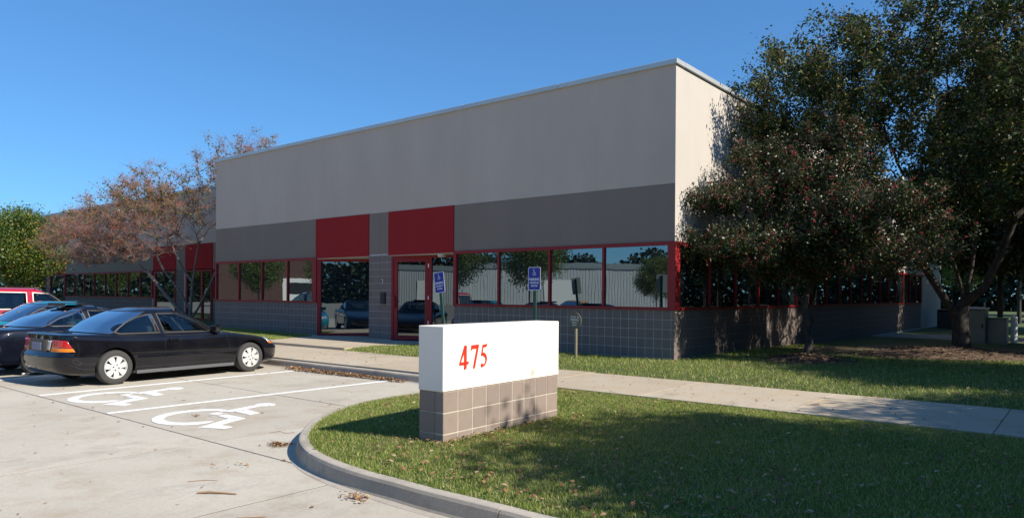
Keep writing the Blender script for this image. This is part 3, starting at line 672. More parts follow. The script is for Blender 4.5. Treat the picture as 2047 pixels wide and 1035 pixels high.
# ------------------------------------------------------------------ cars
def pchip(T, Y, t):
    T = np.asarray(T, float); Y = np.asarray(Y, float); h = np.diff(T); d = np.diff(Y)/h; m = np.zeros(len(Y)); m[0] = d[0]; m[-1] = d[-1]
    for i in range(1, len(Y)-1):
        if d[i-1]*d[i] > 0: w1 = 2*h[i]+h[i-1]; w2 = h[i]+2*h[i-1]; m[i] = (w1+w2)/(w1/d[i-1]+w2/d[i])
    t = np.clip(t, T[0], T[-1]); i = np.clip(np.searchsorted(T, t, side='right')-1, 0, len(T)-2); s = (t-T[i])/h[i]
    return (2*s**3-3*s**2+1)*Y[i]+(s**3-2*s**2+s)*h[i]*m[i]+(-2*s**3+3*s**2)*Y[i+1]+(s**3-s**2)*h[i]*m[i+1]
class Shell:
    """stack of rings: key = (xf, zf, xr, zr, w, zs, corner_front, corner_rear, bow_front, bow_rear)"""
    def __init__(s, keys, xc, side_bow=.03, pw=2.6): s.K = np.array(keys, float); s.T = np.arange(len(keys)); s.xc = xc; s.sb = side_bow; s.pw = pw
    def S(s, t, u):
        """u in [0,1] front centre -> side -> rear centre, for the +y half"""
        t = np.asarray(t, float); u = np.asarray(u, float); t, u = np.broadcast_arrays(t, u)
        xf, zf, xr, zr, w_, zs, cf, cr, bf, br = [pchip(s.T, s.K[:, i], t) for i in range(10)]
        fl = u <= .5; q = np.where(fl, u, 1-u)*2           # 0 centre .. 1 mid side
        xe = np.where(fl, xf, xr); c = np.where(fl, cf, cr); bow = np.where(fl, bf, br); ze = np.where(fl, zf, zr); sg = np.where(fl, 1, -1)
        c = np.minimum(c, np.minimum(w_*.95, np.abs(xe-s.xc)*.95))
        a1, a2 = .28, .56
        y1 = (w_-c)*np.clip(q/a1, 0, 1); ph = np.clip((q-a1)/(a2-a1), 0, 1)*np.pi/2
        y = y1+c*np.sin(ph); x = np.abs(xe-s.xc)-c*(1-np.cos(ph)); sd_ = np.clip((q-a2)/(1-a2), 0, 1)
        x = x*(1-sd_)-0*sd_; x = np.where(sd_ > 0, (np.abs(xe-s.xc)-c)*(1-sd_), x)
        yy = y/np.maximum(w_, .01); x = x-bow*yy**2*np.clip(1-sd_*3, 0, 1)*0-np.where(q <= a2, bow*yy**2, bow*(1-sd_)**1.0)
        f = np.clip(x/np.maximum(np.abs(xe-s.xc), .01), 0, 1); z = zs+(ze-zs)*f**s.pw
        y = y*(1-s.sb*f**3*(q > a1*.0))
        return np.stack([s.xc+sg*x, y, z], -1)
    def solve(s, x, z, t0, t1):
        """find (t,u) so that the surface point has the given x,z (side view)"""
        tg, ug = np.meshgrid(np.linspace(t0, t1, 40), np.linspace(.04, .96, 140), indexing='ij'); P = s.S(tg, ug); out = []
        for a_, b_ in zip(np.ravel(x), np.ravel(z)):
            d = (P[..., 0]-a_)**2+(P[..., 2]-b_)**2-.02*P[..., 1]*0; i = np.unravel_index(np.argmin(d), d.shape); t_, u_ = tg[i], ug[i]
            for _ in range(6):
                p = s.S(t_, u_); e_ = 1e-3; J = np.array([(s.S(t_+e_, u_)-p)/e_, (s.S(t_, u_+e_)-p)/e_])[:, [0, 2]].T
                try: dd = np.linalg.solve(J+np.eye(2)*1e-6, np.array([a_-p[0], b_-p[2]]))
                except Exception: break
                t_ = float(np.clip(t_+np.clip(dd[0], -.3, .3), t0, t1)); u_ = float(np.clip(u_+np.clip(dd[1], -.05, .05), .02, .98))
            out.append((t_, u_))
        return np.array(out)
    def normal(s, t, u):
        e_ = 2e-3; a_ = s.S(t+e_, u)-s.S(t-e_, u); b_ = s.S(t, u+e_)-s.S(t, u-e_); n = np.cross(a_, b_); n /= np.linalg.norm(n, axis=-1)[..., None]+1e-9
        p = s.S(t, u); ctr = np.stack([np.full(p.shape[:-1], s.xc), np.zeros(p.shape[:-1]), np.full(p.shape[:-1], .5)], -1); sgn = np.sign(np.sum(n*(p-ctr)*np.array([1, 1, 1.0]), -1)); return n*sgn[..., None]
def poly_tu(sh, P, t0, t1): return sh.solve([p[0] for p in P], [p[1] for p in P], t0, t1)
def dens(P, n=6):
    P = np.asarray(P, float); return np.concatenate([P[i]+(P[(i+1) % len(P)]-P[i])*np.linspace(0, 1, n, endpoint=False)[:, None] for i in range(len(P))])
def patch(sh, tu, off, side, rings=5, skirt=.012):
    """disc filling a polygon given in (t,u), lifted off the shell; side=+1/-1"""
    tu = np.asarray(tu); c = tu.mean(0); V = []; n = len(tu)
    for r in np.linspace(1, 0, rings+1)[:-1]: q = c+(tu-c)*r; V.append(sh.S(q[:, 0], q[:, 1])+sh.normal(q[:, 0], q[:, 1])*off)
    q = tu; V.insert(0, sh.S(q[:, 0], q[:, 1])+sh.normal(q[:, 0], q[:, 1])*(off-skirt))
    V = np.concatenate(V+[(sh.S(c[0], c[1])+sh.normal(np.array(c[0]), np.array(c[1]))*off)[None]]); V[:, 1] *= side
    m = rings+1; F = [(i*n+k, i*n+(k+1) % n, (i+1)*n+(k+1) % n, (i+1)*n+k) for i in range(m-1) for k in range(n)]+[((m-1)*n+k, (m-1)*n+(k+1) % n, m*n) for k in range(n)]
    return V, F
def band_loop(sh, tu, off, side, wd):
    """a flat trim running round a (t,u) polygon"""
    tu = np.asarray(tu); P = sh.S(tu[:, 0], tu[:, 1]); Nn = sh.normal(tu[:, 0], tu[:, 1]); T = np.roll(P, -1, 0)-np.roll(P, 1, 0); T /= np.linalg.norm(T, axis=1)[:, None]+1e-9
    B = np.cross(Nn, T); V = np.concatenate([P+B*wd+Nn*off, P+Nn*(off+.003), P-B*wd+Nn*off]); V[:, 1] *= side; n = len(tu)
    return V, [(i*n+k, i*n+(k+1) % n, (i+1)*n+(k+1) % n, (i+1)*n+k) for i in range(2) for k in range(n)]
def pip(p, P):
    x, y = p; c = False; n = len(P)
    for i in range(n):
        x1, y1 = P[i]; x2, y2 = P[(i+1) % n]
        if (y1 > y) != (y2 > y) and x < (x2-x1)*(y-y1)/(y2-y1)+x1: c = not c
    return c
_wheel_cache = {}
def wheel_meshes(R, rimc, nsp=7, W=.19):
    ty = MB().lathe([(R*.66, -W*.40), (R*.70, -W*.50), (R*.86, -W*.54), (R*.96, -W*.46), (R, -W*.28), (R, W*.28), (R*.96, W*.46), (R*.86, W*.54), (R*.70, W*.50), (R*.66, W*.40)], 40, 'y').mesh('tyre', True)
    rim = MB(); r = R*.665
    rim.lathe([(r, -W*.42), (r*.985, -W*.50), (r*.93, -W*.50), (r*.90, -W*.40), (r*.86, -W*.36)], 40, 'y')
    rim.lathe([(0, -W*.52), (r*.30, -W*.52), (r*.42, -W*.47)], 24, 'y')
    for k in range(nsp):
        a_ = 2*math.pi*k/nsp+.2
        def pt(rr, da, h): return (rr*math.cos(a_+da), h, rr*math.sin(a_+da))
        w0, w1, w2 = .45, .37, .30
        V = [pt(r*.36, -w0, -W*.49), pt(r*.36, w0, -W*.49), pt(r*.62, w1, -W*.51), pt(r*.90, w2, -W*.47), pt(r*.93, 0, -W*.49), pt(r*.90, -w2, -W*.47), pt(r*.62, -w1, -W*.51), pt(r*.2, 0, -W*.51)]
        rim.add(V, [(7, 1, 2), (7, 2, 6), (7, 6, 0), (2, 3, 4), (2, 4, 5), (2, 5, 6)])
    rim = rim.mesh('rim', False)
    dk = MB().lathe([(0, -W*.25), (r*.96, -W*.30), (r*.98, -W*.30)], 24, 'y').mesh('brake_drum', True)
    lg = MB()
    for k in range(4):
        a_ = math.pi/2*k+.3; lg.lathe([(0, -W*.525-.004), (.011, -W*.525-.004), (.014, -W*.50)], 10, 'y', (r*.24*math.cos(a_), 0, r*.24*math.sin(a_)))
    lg = lg.mesh('lug_nut', True)
    for me, m_ in ((ty, M_rubber), (rim, rimc), (dk, M_black), (lg, M_black)): fix_normals(me); me.materials.append(m_)
    return ty, rim, dk, lg
def make_car(name, label, cat, loc, rz, keys, xc, col, wb, R, wins, trims, extra=None, tk=None, glassm=None, track=.74, pw=2.6, rim=None, group='cars parked side by side facing the building', cut=.335, nsp=7, opaque=False):
    """wins: side windows polygons (x,z); tk: (belt ring index, roof ring index)"""
    C = empty(name, loc, rz, label=label, cat=cat, group=group)
    tk = tk or (len(keys)-5, len(keys)-3); sh = Shell(keys, xc, pw=pw); tb, tr = tk; K = len(keys)-1
    tt = np.concatenate([np.linspace(0, tb, tb*5+1), np.linspace(tb, tr, 25)[1:], np.linspace(tr, K, (K-tr)*5+1)[1:]])
    us = np.concatenate([np.linspace(0, .14, 8), np.linspace(.14, .28, 9)[1:], np.linspace(.28, .72, 67)[1:], np.linspace(.72, .86, 9)[1:], np.linspace(.86, 1, 8)[1:]])
    G = sh.S(tt[:, None], us[None, :]); nt_, nu = G.shape[:2]
    L = G.copy(); Rr = G.copy(); Rr[..., 1] *= -1
    ring = np.concatenate([L, Rr[:, -2:0:-1]], 1); nr = ring.shape[1]; V = ring.reshape(-1, 3); F = []
    glass_tu = [poly_tu(sh, dens(P, 6), tb+.01, tr-.01) for P in wins]
    tA, tB = tb+.06, tr-.04
    def scr(u0, u1, n=10, tl=tA, th=tB):   # front or rear screen outline in (t,u), covers one half; mirrored on the other
        return u0, u1, tl, th
    ws_u = .245; rs_u = .755
    def hole(t, u):
        if t < tb+.12 or t > tr-.08 or opaque: return False
        if u < ws_u-.025 or u > rs_u+.025: return True
        return any(pip((t, u), P) for P in shr)
    shr = []
    for P in glass_tu: c = P.mean(0); shr.append([tuple(c+(p-c)*.97) for p in P])
    for i in range(nt_-1):
        tm = (tt[i]+tt[i+1])/2
        for j in range(nr):
            jj = (j+1) % nr; um = None
            if j < nu-1: um = (us[j]+us[j+1])/2
            else: m_ = j-(nu-1); um = (us[nu-1-m_]+us[max(nu-2-m_, 0)])/2
            if hole(tm, um): continue
            F.append((i*nr+j, i*nr+jj, (i+1)*nr+jj, (i+1)*nr+j))
    F.append(tuple(range(nr-1, -1, -1))); F.append(tuple((nt_-1)*nr+k for k in range(nr)))
    me = mesh_py('body', V, F, True)
    bo = link('body', me, [paint(name+'_paint', col), M_black], C)
    # wheel arches
    ct = MB()
    for wx in (0, wb):
        for sg in (1, -1):
            n = 32; V2 = [(wx+cut*math.cos(6.2832*k/n), yv, R+.005+cut*math.sin(6.2832*k/n)) for yv in (sg*.52, sg*1.2) for k in range(n)]
            F2 = [(k, (k+1) % n, n+(k+1) % n, n+k) for k in range(n)]+[tuple(range(n-1, -1, -1)), tuple(range(n, 2*n))]; ct.add(V2, F2)
    cm = ct.mesh('cut'); fix_normals(cm, 180); cm.materials.append(M_black); co = bpy.data.objects.new('cut', cm); COL.objects.link(co); co.parent = C
    bb = bmesh.new(); bb.from_mesh(me); bmesh.ops.recalc_face_normals(bb, faces=bb.faces[:]); bb.to_mesh(me); bb.free()
    md = bo.modifiers.new('arch', 'BOOLEAN'); md.object = co; md.operation = 'DIFFERENCE'; md.solver = 'EXACT'; md.material_mode = 'TRANSFER'; md.use_hole_tolerant = True
    dg = bpy.context.evaluated_depsgraph_get(); dg.update(); m2 = bpy.data.meshes.new_from_object(bo.evaluated_get(dg)); bo.modifiers.clear(); bo.data = m2; bpy.data.objects.remove(co)
    fix_normals(m2, 38)
    gm = glassm or glass_clear('car_glass', (.30, .36, .38))
    # screens
    for nm, u0 in (('windshield', ws_u), ('rear_window', 1-rs_u)):
        aa = np.linspace(tA, tB, 14); uu = np.linspace(-u0, u0, 25); V = []
        for t_ in aa:
            for q in uu:
                uq = abs(q) if nm == 'windshield' else 1-abs(q); p = sh.S(t_, uq)+sh.normal(np.array(t_), np.array(min(max(uq, .004), .996)))*.004; V.append((p[0], p[1]*(1 if q >= 0 else -1), p[2]))
        F = [(i*25+k, i*25+k+1, (i+1)*25+k+1, (i+1)*25+k) for i in range(13) for k in range(24)]
        g = link(nm, mesh_py(nm, V, F, True), gm if nm == 'windshield' else (trims.get('rear_glass') or gm), C)
        ed = [k for k in range(25)]+[i*25+24 for i in range(1, 14)]+[13*25+k for k in range(23, -1, -1)]+[i*25 for i in range(12, 0, -1)]
        MB().tube([V[k] for k in ed]+[V[0]], .007, 6, False).build('seal', M_black, g, smooth=True)
    for tu, P in zip(glass_tu, wins):
        for sg in (1, -1):
            V, F = patch(sh, tu, .003, sg); g = link('side_window', mesh_py('side_window', V, F, True), trims.get('side_glass') or gm, C)
            V, F = band_loop(sh, tu, .005, sg, .012); link('seal', mesh_py('seal', V, F, True), trims.get('seal') or M_black, g)
    # wheels
    ty, rm, dk, lg = wheel_meshes(R, rim or M_hub, nsp)
    for wx in (0, wb):
        for sg in (1, -1):
            wh = bpy.data.objects.new('wheel', dk); COL.objects.link(wh); wh.parent = C; wh.location = (wx, sg*track, R); wh.rotation_euler = (0, rnd.uniform(0, 6), 0 if sg < 0 else math.pi)
            for nm, m_ in (('tyre', ty), ('rim', rm), ('lug_nuts', lg)): o = bpy.data.objects.new(nm, m_); COL.objects.link(o); o.parent = wh
    # doors as raised skins
    for P in trims.get('doors', []):
        tu = poly_tu(sh, dens(P, 9), .3, tb-.02)
        for sg in (1, -1):
            V, F = band_loop(sh, tu, .0012, sg, .0035); d_ = link('door', mesh_py('door', V, F), M_black, C)
            hx, hz = trims['handle'][trims['doors'].index(P)]; q = sh.solve([hx], [hz], .3, tb)[0]; p = sh.S(q[0], q[1])
            MB().box(hx-.085, hx+.085, sg*(p[1]-.005), sg*(p[1]+.022), hz-.016, hz+.016, .006).build('handle', trims.get('handle_mat') or bo.data.materials[0], d_)
    if trims.get('moulding'):
        x0, x1, z0 = trims['moulding']; xs_ = np.linspace(x0, x1, 30); tu = sh.solve(xs_, np.full(30, z0), .3, tb); P = sh.S(tu[:, 0], tu[:, 1]); Nn = sh.normal(tu[:, 0], tu[:, 1])
        for sg in (1, -1):
            V = np.concatenate([P+np.array([0, 0, .024]), P+Nn*.012+np.array([0, 0, .016]), P+Nn*.012-np.array([0, 0, .016]), P-np.array([0, 0, .024])]); V[:, 1] *= sg
            F = [(r_*30+k, r_*30+k+1, (r_+1)*30+k+1, (r_+1)*30+k) for r_ in range(3) for k in range(29)]; link('side_moulding', mesh_py('side_moulding', V, F), bo.data.materials[0], C)
    for nm, tus, m_ in trims.get('lights', []):
        for sg in (1, -1):
            V, F = patch(sh, dens(tus, 6), .004, sg, 5, .02); link(nm, mesh_py(nm, V, F, True), m_, C)
    if 'mirror' in trims:
        mx_, mz = trims['mirror']
        for sg in (1, -1):
            q = sh.solve([mx_], [mz], tb-.5, tb+.6)[0]; p = sh.S(q[0], q[1]); y0 = p[1]
            b = MB().box(mx_-.045, mx_+.05, sg*(y0+.04), sg*(y0+.17), mz-.005, mz+.085, .024); b.tube([(mx_, sg*(y0-.03), mz-.01), (mx_, sg*(y0+.08), mz+.02)], [.03, .022], 8); b.build('mirror', trims.get('mirror_mat') or bo.data.materials[0], C, smooth=True)
    # cabin
    if not opaque:
        kb = keys[tb]; b = MB().box(kb[2]+.25, kb[0]-.15, -kb[4]+.12, kb[4]-.12, .30, .34)
        b.box(kb[0]-.62, kb[0]-.12, -kb[4]+.1, kb[4]-.1, .5, kb[5]-.02, .03); b.build('cabin_floor', M_interior, C)
        for sx_ in trims.get('seats', (1.0,)):
            for sg in (1, -1):
                s_ = MB().box(sx_-.05, sx_+.45, sg*.36-.22, sg*.36+.22, .38, .56, .04); s_.box(sx_-.16, sx_, sg*.36-.22, sg*.36+.22, .5, .98, .04).box(sx_-.15, sx_-.05, sg*.36-.11, sg*.36+.11, .99, 1.13, .03); s_.build('seat', trims.get('seat_mat') or M_interior, C)
        sw_ = MB(); cx_, cz_ = kb[0]-.72, kb[5]-.02; pts_ = [(cx_+.07*math.sin(t_), .36+.18*math.cos(t_), cz_+.17*math.sin(t_)) for t_ in np.linspace(0, 2*math.pi, 25)]; sw_.tube(pts_, .013, 6, False).tube([(cx_, .18, cz_), (cx_, .54, cz_)], .015, 6); sw_.build('steering_wheel', M_black, C, smooth=True)
    if extra: extra(C, sh, bo)
    return C
M_tail = simple('tail_red', (.45, .012, .01), .12, coat=1); M_amber = simple('tail_amber', (.75, .20, .01), .12, coat=1); M_clear = simple('clear_lens', (.5, .46, .44), .1, coat=1); M_head = simple('headlamp_lens', (.55, .57, .58), .08, .3, coat=1)
M_tint = glass_clear('tinted_glass', (.05, .06, .10), .10)
M_tinted_rear = glass_clear('tinted_rear', (.035, .05, .10), .10)
M_seal_b = simple('bronze_seal', (.022, .018, .016), .6)
M_bumperdark = simple('dusty_black', (.035, .033, .03), .45)
coupe_keys = [  # xf   zf    xr    zr    w    zs    cf   cr   bf   br
    (3.30, .17, -.76, .20, .76, .17, .38, .30, .06, .05),
    (3.42, .22, -.84, .26, .815, .22, .40, .30, .08, .06),
    (3.48, .33, -.89, .38, .84, .35, .42, .28, .10, .07),
    (3.48, .45, -.90, .50, .848, .48, .42, .27, .10, .07),
    (3.42, .51, -.85, .57, .846, .58, .42, .24, .10, .06),
    (3.28, .62, -.82, .80, .832, .71, .44, .18, .12, .06),
    (3.10, .675, -.81, .865, .812, .765, .46, .16, .12, .06),
    (2.72, .74, -.68, .88, .775, .80, .42, .20, .12, .06),
    (2.20, .835, -.32, .875, .735, .815, .30, .26, .14, .10),
    (1.76, 1.045, .0, 1.06, .675, 1.035, .26, .28, .13, .09),
    (1.28, 1.235, .40, 1.225, .60, 1.212, .24, .26, .10, .07),
    (1.10, 1.275, .54, 1.265, .50, 1.268, .22, .22, .08, .06),
    (.95, 1.295, .65, 1.29, .25, 1.295, .12, .12, .03, .03)]
def coupe_extra(C, sh, bo):
    blk_ = bo.data.materials[0]
    MB().box(-.885, -.845, -.17, .17, .60, .73, .004).build('licence_plate', simple('plate', (.16, .18, .27), .5), C)
    MB().box(-.872, -.80, -.30, .30, .585, .78, .01).build('plate_recess', M_bumperdark, C)
    MB().box(.36, 2.26, -.825, -.80, .155, .215, .006).build('rocker_panel', simple('grey_rocker', (.10, .10, .105), .5), C)
    MB().box(.36, 2.26, .80, .825, .155, .215, .006).build('rocker_panel', bpy.data.materials['grey_rocker'], C)
    MB().tube([(-.85, .35, .19), (-.95, .35, .18)], .025, 10).build('exhaust_pipe', M_steel, C, smooth=True)
    MB().tube([(1.10, -.60, 1.10), (1.42, -.45, .84)], .02, 6).build('seat_belt', simple('belt_webbing', (.35, .36, .35), .7), C)
def wrap_lens(C, sh, name, t0, t1, u0, u1, mat, side=(1, -1), off=.006, taper=0):
    """lens that follows the shell between ring heights t0..t1 and round the corner from u0 to u1"""
    for sg in side:
        tt_ = np.linspace(t0, t1, 6); uu_ = np.linspace(u0, u1, 16); V = []; n = len(uu_)
        for a_ in tt_:
            f_ = (a_-t0)/(t1-t0); ue = u1+(u0-u1)*taper*f_
            for u_ in np.linspace(u0, ue, 16): p = sh.S(a_, u_)+sh.normal(np.array(a_), np.array(u_))*off; V.append((p[0], p[1]*sg, p[2]))
        F = [(i*n+k, i*n+k+1, (i+1)*n+k+1, (i+1)*n+k) for i in range(5) for k in range(n-1)]
        me_ = mesh_py(name, V, F, True); o = link(name, me_, mat, C); so = o.modifiers.new('thick', 'SOLIDIFY'); so.thickness = .012; so.offset = 0
def coupe_more(C, sh, bo):
    coupe_extra(C, sh, bo)
    wrap_lens(C, sh, 'taillight', 4.38, 4.86, .905, .765, M_tail, taper=.25)
    wrap_lens(C, sh, 'turn_signal', 4.12, 4.36, .905, .752, M_amber, taper=.08)
    wrap_lens(C, sh, 'reversing_light', 4.2, 4.8, .95, .912, M_clear)
    wrap_lens(C, sh, 'headlight', 4.42, 5.35, .10, .235, M_head, taper=.15)
    wrap_lens(C, sh, 'turn_signal', 4.12, 4.38, .13, .24, M_amber)
coupe_tr = dict(doors=[[(.86, .795), (.86, .25), (.95, .225), (2.12, .225), (2.14, .58), (2.08, .775)]], handle=[(1.02, .715)], moulding=(.37, 2.26, .45), side_glass=None, seal=M_seal_b, rear_glass=M_tinted_rear, mirror=(1.88, .84), mirror_mat=M_black, seats=(.85,), seat_mat=simple('seat_grey', (.25, .25, .25), .9))
make_car('black_coupe', 'glossy black two door coupe parked nearest the empty accessible stall', 'car', (-6.86, -8.68, ZL), math.radians(94.3), coupe_keys, 1.15, (.0035, .0035, .006), 2.62, .292,
         [[(.90, .845), (1.97, .838), (1.82, .94), (1.58, 1.06), (1.38, 1.148), (1.20, 1.182), (.80, 1.184)], [(.04, .875), (.07, .915), (.24, 1.035), (.44, 1.126), (.62, 1.169), (.705, 1.172), (.82, .845), (.12, .852)]],
         coupe_tr, coupe_more)

hatch_keys = [
    (3.34, .18, -.98, .24, .77, .19, .40, .36, .08, .10),
    (3.46, .30, -1.10, .34, .835, .30, .44, .40, .12, .13),
    (3.50, .46, -1.14, .52, .86, .48, .46, .42, .14, .14),
    (3.40, .56, -1.10, .66, .865, .62, .46, .42, .14, .14),
    (3.10, .66, -1.02, .80, .85, .74, .46, .40, .14, .14),
    (2.60, .75, -.90, .87, .82, .82, .44, .40, .14, .14),
    (2.22, .84, -.36, .90, .765, .87, .32, .40, .16, .16),
    (1.80, 1.06, .10, 1.07, .69, 1.06, .28, .34, .14, .12),
    (1.36, 1.25, .62, 1.24, .60, 1.23, .26, .28, .10, .08),
    (1.1, 1.285, .76, 1.28, .48, 1.28, .2, .2, .06, .05),
    (1.0, 1.30, .84, 1.30, .25, 1.30, .1, .1, .02, .02)]
def hatch_extra(C, sh, bo):
    MB().box(.55, 1.0, -.38, .38, 1.325, 1.338, .004).build('sunroof_panel', M_black, C)
    b = MB().box(.55, .60, -.36, .36, 1.28, 1.326); b.build('sunroof_seal', M_black, C)
    wrap_lens(C, sh, 'taillight', 3.6, 4.4, .97, .78, M_tail)
make_car('dark_hatchback', 'dark blue black sports hatchback with raised sunroof behind the black coupe', 'car', (-9.42, -8.96, ZL), math.radians(91.5), hatch_keys, 1.1, (.004, .005, .012), 2.55, .31,
         [[(.96, .90), (1.95, .89), (1.72, 1.06), (1.42, 1.18), (.90, 1.195)], [(.16, .925), (.20, .98), (.38, 1.08), (.60, 1.155), (.80, 1.19), (.88, .90), (.26, .905)]],
         dict(doors=[[(.76, .86), (.76, .28), (2.02, .26), (2.02, .83)]], handle=[(.92, .77)], mirror=(1.80, .89), seats=(.75,), seal=M_black, seat_mat=bpy.data.materials['seat_grey']), hatch_extra, track=.75)
sedan_keys = [
    (3.30, .18, -1.02, .24, .76, .19, .40, .36, .08, .08),
    (3.44, .32, -1.14, .36, .835, .32, .42, .36, .10, .10),
    (3.47, .48, -1.17, .56, .855, .50, .42, .34, .12, .10),
    (3.38, .58, -1.12, .70, .855, .64, .44, .30, .12, .10),
    (3.10, .68, -1.06, .88, .84, .78, .44, .26, .12, .10),
    (2.60, .78, -.85, .93, .80, .86, .42, .28, .12, .10),
    (2.15, .87, -.48, .935, .75, .90, .30, .30, .14, .12),
    (1.72, 1.10, -.05, 1.12, .68, 1.10, .26, .28, .12, .10),
    (1.22, 1.30, .32, 1.29, .60, 1.285, .24, .24, .10, .08),
    (1.0, 1.335, .5, 1.335, .48, 1.335, .2, .2, .06, .05),
    (.9, 1.35, .6, 1.35, .25, 1.35, .1, .1, .02, .02)]
sed_w = [[(.98, .93), (1.84, .92), (1.62, 1.09), (1.28, 1.235), (.95, 1.255)], [(.0, .95), (.10, 1.08), (.30, 1.20), (.50, 1.25), (.88, 1.255), (.92, .93), (.06, .935)]]
def sed_tr(**k): return dict(dict(doors=[[(.95, .89), (.95, .28), (2.04, .26), (2.04, .86)], [(.1, .90), (.36, .60), (.40, .28), (.94, .27), (.94, .89)]], handle=[(1.1, .80), (.25, .80)], mirror=(1.78, .91), seats=(.95, .1)), **k)
def sed_extra(C, sh, bo): wrap_lens(C, sh, 'taillight', 3.3, 4.3, .95, .75, M_tail); wrap_lens(C, sh, 'headlight', 2.9, 3.8, .08, .22, M_head)
make_car('teal_car', 'bright teal blue car behind the dark hatchback', 'car', (-11.98, -8.40, ZL), math.radians(90.5), sedan_keys, 1.1, (.0, .17, .26), 2.6, .30, sed_w, sed_tr(), sed_extra)
suv_keys = [
    (3.55, .30, -.85, .36, .82, .30, .30, .24, .06, .04),
    (3.66, .42, -.95, .46, .885, .42, .32, .24, .08, .04),
    (3.68, .60, -.98, .64, .90, .62, .32, .22, .08, .04),
    (3.62, .80, -.93, .80, .905, .80, .32, .18, .08, .04),
    (3.45, .92, -.90, .95, .90, .93, .34, .16, .10, .04),
    (3.0, 1.0, -.89, 1.02, .885, 1.02, .32, .16, .10, .04),
    (2.35, 1.07, -.88, 1.09, .86, 1.09, .24, .16, .12, .04),
    (2.00, 1.32, -.82, 1.36, .81, 1.34, .22, .16, .12, .04),
    (1.62, 1.56, -.72, 1.60, .745, 1.575, .20, .16, .10, .04),
    (1.40, 1.625, -.60, 1.655, .64, 1.635, .20, .2, .08, .04),
    (1.0, 1.66, .0, 1.68, .3, 1.67, .15, .15, .02, .02)]
suv_w = [[(1.22, 1.12), (2.10, 1.12), (1.92, 1.28), (1.62, 1.51), (1.22, 1.535)], [(.28, 1.12), (1.08, 1.12), (1.08, 1.54), (.28, 1.55)], [(-.68, 1.13), (.14, 1.12), (.14, 1.55), (-.58, 1.55)]]
def suv_tr(**k): return dict(dict(doors=[[(1.16, 1.06), (1.16, .42), (2.2, .42), (2.2, 1.05)], [(.24, 1.07), (.34, .60), (.44, .42), (1.14, .42), (1.14, 1.06)]], handle=[(1.3, .96), (.4, .96)], mirror=(2.0, 1.14), seats=(1.1, .2), moulding=(.42, 2.2, .62)), **k)
M_chromeseal = simple('pale_trim', (.55, .45, .40), .4, .3)
def suv_extra(C, sh, bo): wrap_lens(C, sh, 'taillight', 3.0, 5.2, .93, .80, M_tail); wrap_lens(C, sh, 'headlight', 3.0, 4.0, .10, .22, M_head)
make_car('red_van', 'red sport utility wagon parked farthest of the cars in the row', 'car', (-14.98, -8.55, ZL), math.radians(90), suv_keys, 1.3, (.38, .010, .028), 2.75, .35, suv_w, suv_tr(seal=M_chromeseal), suv_extra, track=.77, cut=.40)
# parked cars beyond the left edge, seen mirrored in the windows
make_car('white_pickup_wagon', 'white sport utility wagon beyond the red one, mirrored in the left windows', 'car', (-22.4, -8.2, ZL), math.radians(90), suv_keys, 1.3, (.6, .6, .58), 2.75, .35, suv_w, suv_tr(), suv_extra, track=.77, cut=.40)
make_car('navy_sedan', 'navy sedan left of the red wagon, mirrored in the windows', 'car', (-17.3, -8.4, ZL), math.radians(90), sedan_keys, 1.1, (.006, .012, .05), 2.6, .30, sed_w, sed_tr(), sed_extra)
make_car('yellow_coupe', 'yellow coupe across the aisle, mirrored in the glass door', 'car', (-16.8, -20.3, ZL), math.radians(-92), coupe_keys, 1.15, (.55, .26, .01), 2.62, .30, [[(.90, .88), (1.93, .87), (1.58, 1.055), (1.20, 1.176), (.80, 1.178)], [(.06, .90), (.24, 1.035), (.62, 1.163), (.705, 1.166), (.82, .88)]], dict(doors=[], seats=(.85,)), coupe_more)

# ------------------------------------------------------------------ trees
def grow(base, stems, envs, n_att, seed, seg=.35, jit=.10, drop=0.0, wpath=.25):
    """greedy attraction tree. stems: list of polylines (world offsets) forming trunks; envs: ellipsoids (cx,cy,cz,rx,ry,rz,weight)"""
    g = np.random.default_rng(seed); nodes = []; par = []; plen = []
    for st in stems:
        prev = -1
        if st[0] == 'from': prev = st[1]; st = st[2:]
        for p in st:
            nodes.append(np.array(p, float)); par.append(prev); plen.append(0 if prev < 0 else plen[prev]+np.linalg.norm(nodes[-1]-nodes[prev])*.3); prev = len(nodes)-1
    ws = np.array([e_[6] for e_ in envs], float); ws /= ws.sum(); pts = []
    while len(pts) < n_att:
        e_ = envs[g.choice(len(envs), p=ws)]; v = g.normal(size=3); v /= np.linalg.norm(v); r = g.random()**(.42)
        pts.append(np.array([e_[0]+v[0]*e_[3]*r, e_[1]+v[1]*e_[4]*r, e_[2]+v[2]*e_[5]*r]))
    root = nodes[0]; top = nodes[len(stems[0])-1]
    pts.sort(key=lambda p: np.linalg.norm(p-top))
    cap = 8*n_att+len(nodes)+10; A = np.zeros((cap, 3)); PL = np.zeros(cap); n = len(nodes); A[:n] = nodes; PL[:n] = plen; first_ok = 1; tips = []
    low = min(2, n-1)
    for p in pts:
        d = np.linalg.norm(A[:n]-p, axis=1)+wpath*PL[:n]; d[:low] += 1e3; i = int(np.argmin(d)); q = A[i].copy(); L = np.linalg.norm(p-q); k = max(1, min(6, int(L/seg))); prev = i
        for s_ in range(1, k+1):
            f_ = s_/k; r_ = q+(p-q)*f_+(g.normal(size=3)*jit*min(L, 1.0)*(.5 if s_ == k else 1)); r_[2] += math.sin(f_*math.pi)*L*.10-drop*f_*L
            if n >= cap: break
            A[n] = r_; PL[n] = PL[prev]+np.linalg.norm(r_-A[prev]); par.append(prev); prev = n; n += 1
        tips.append(prev)
    return A[:n], np.array(par), tips
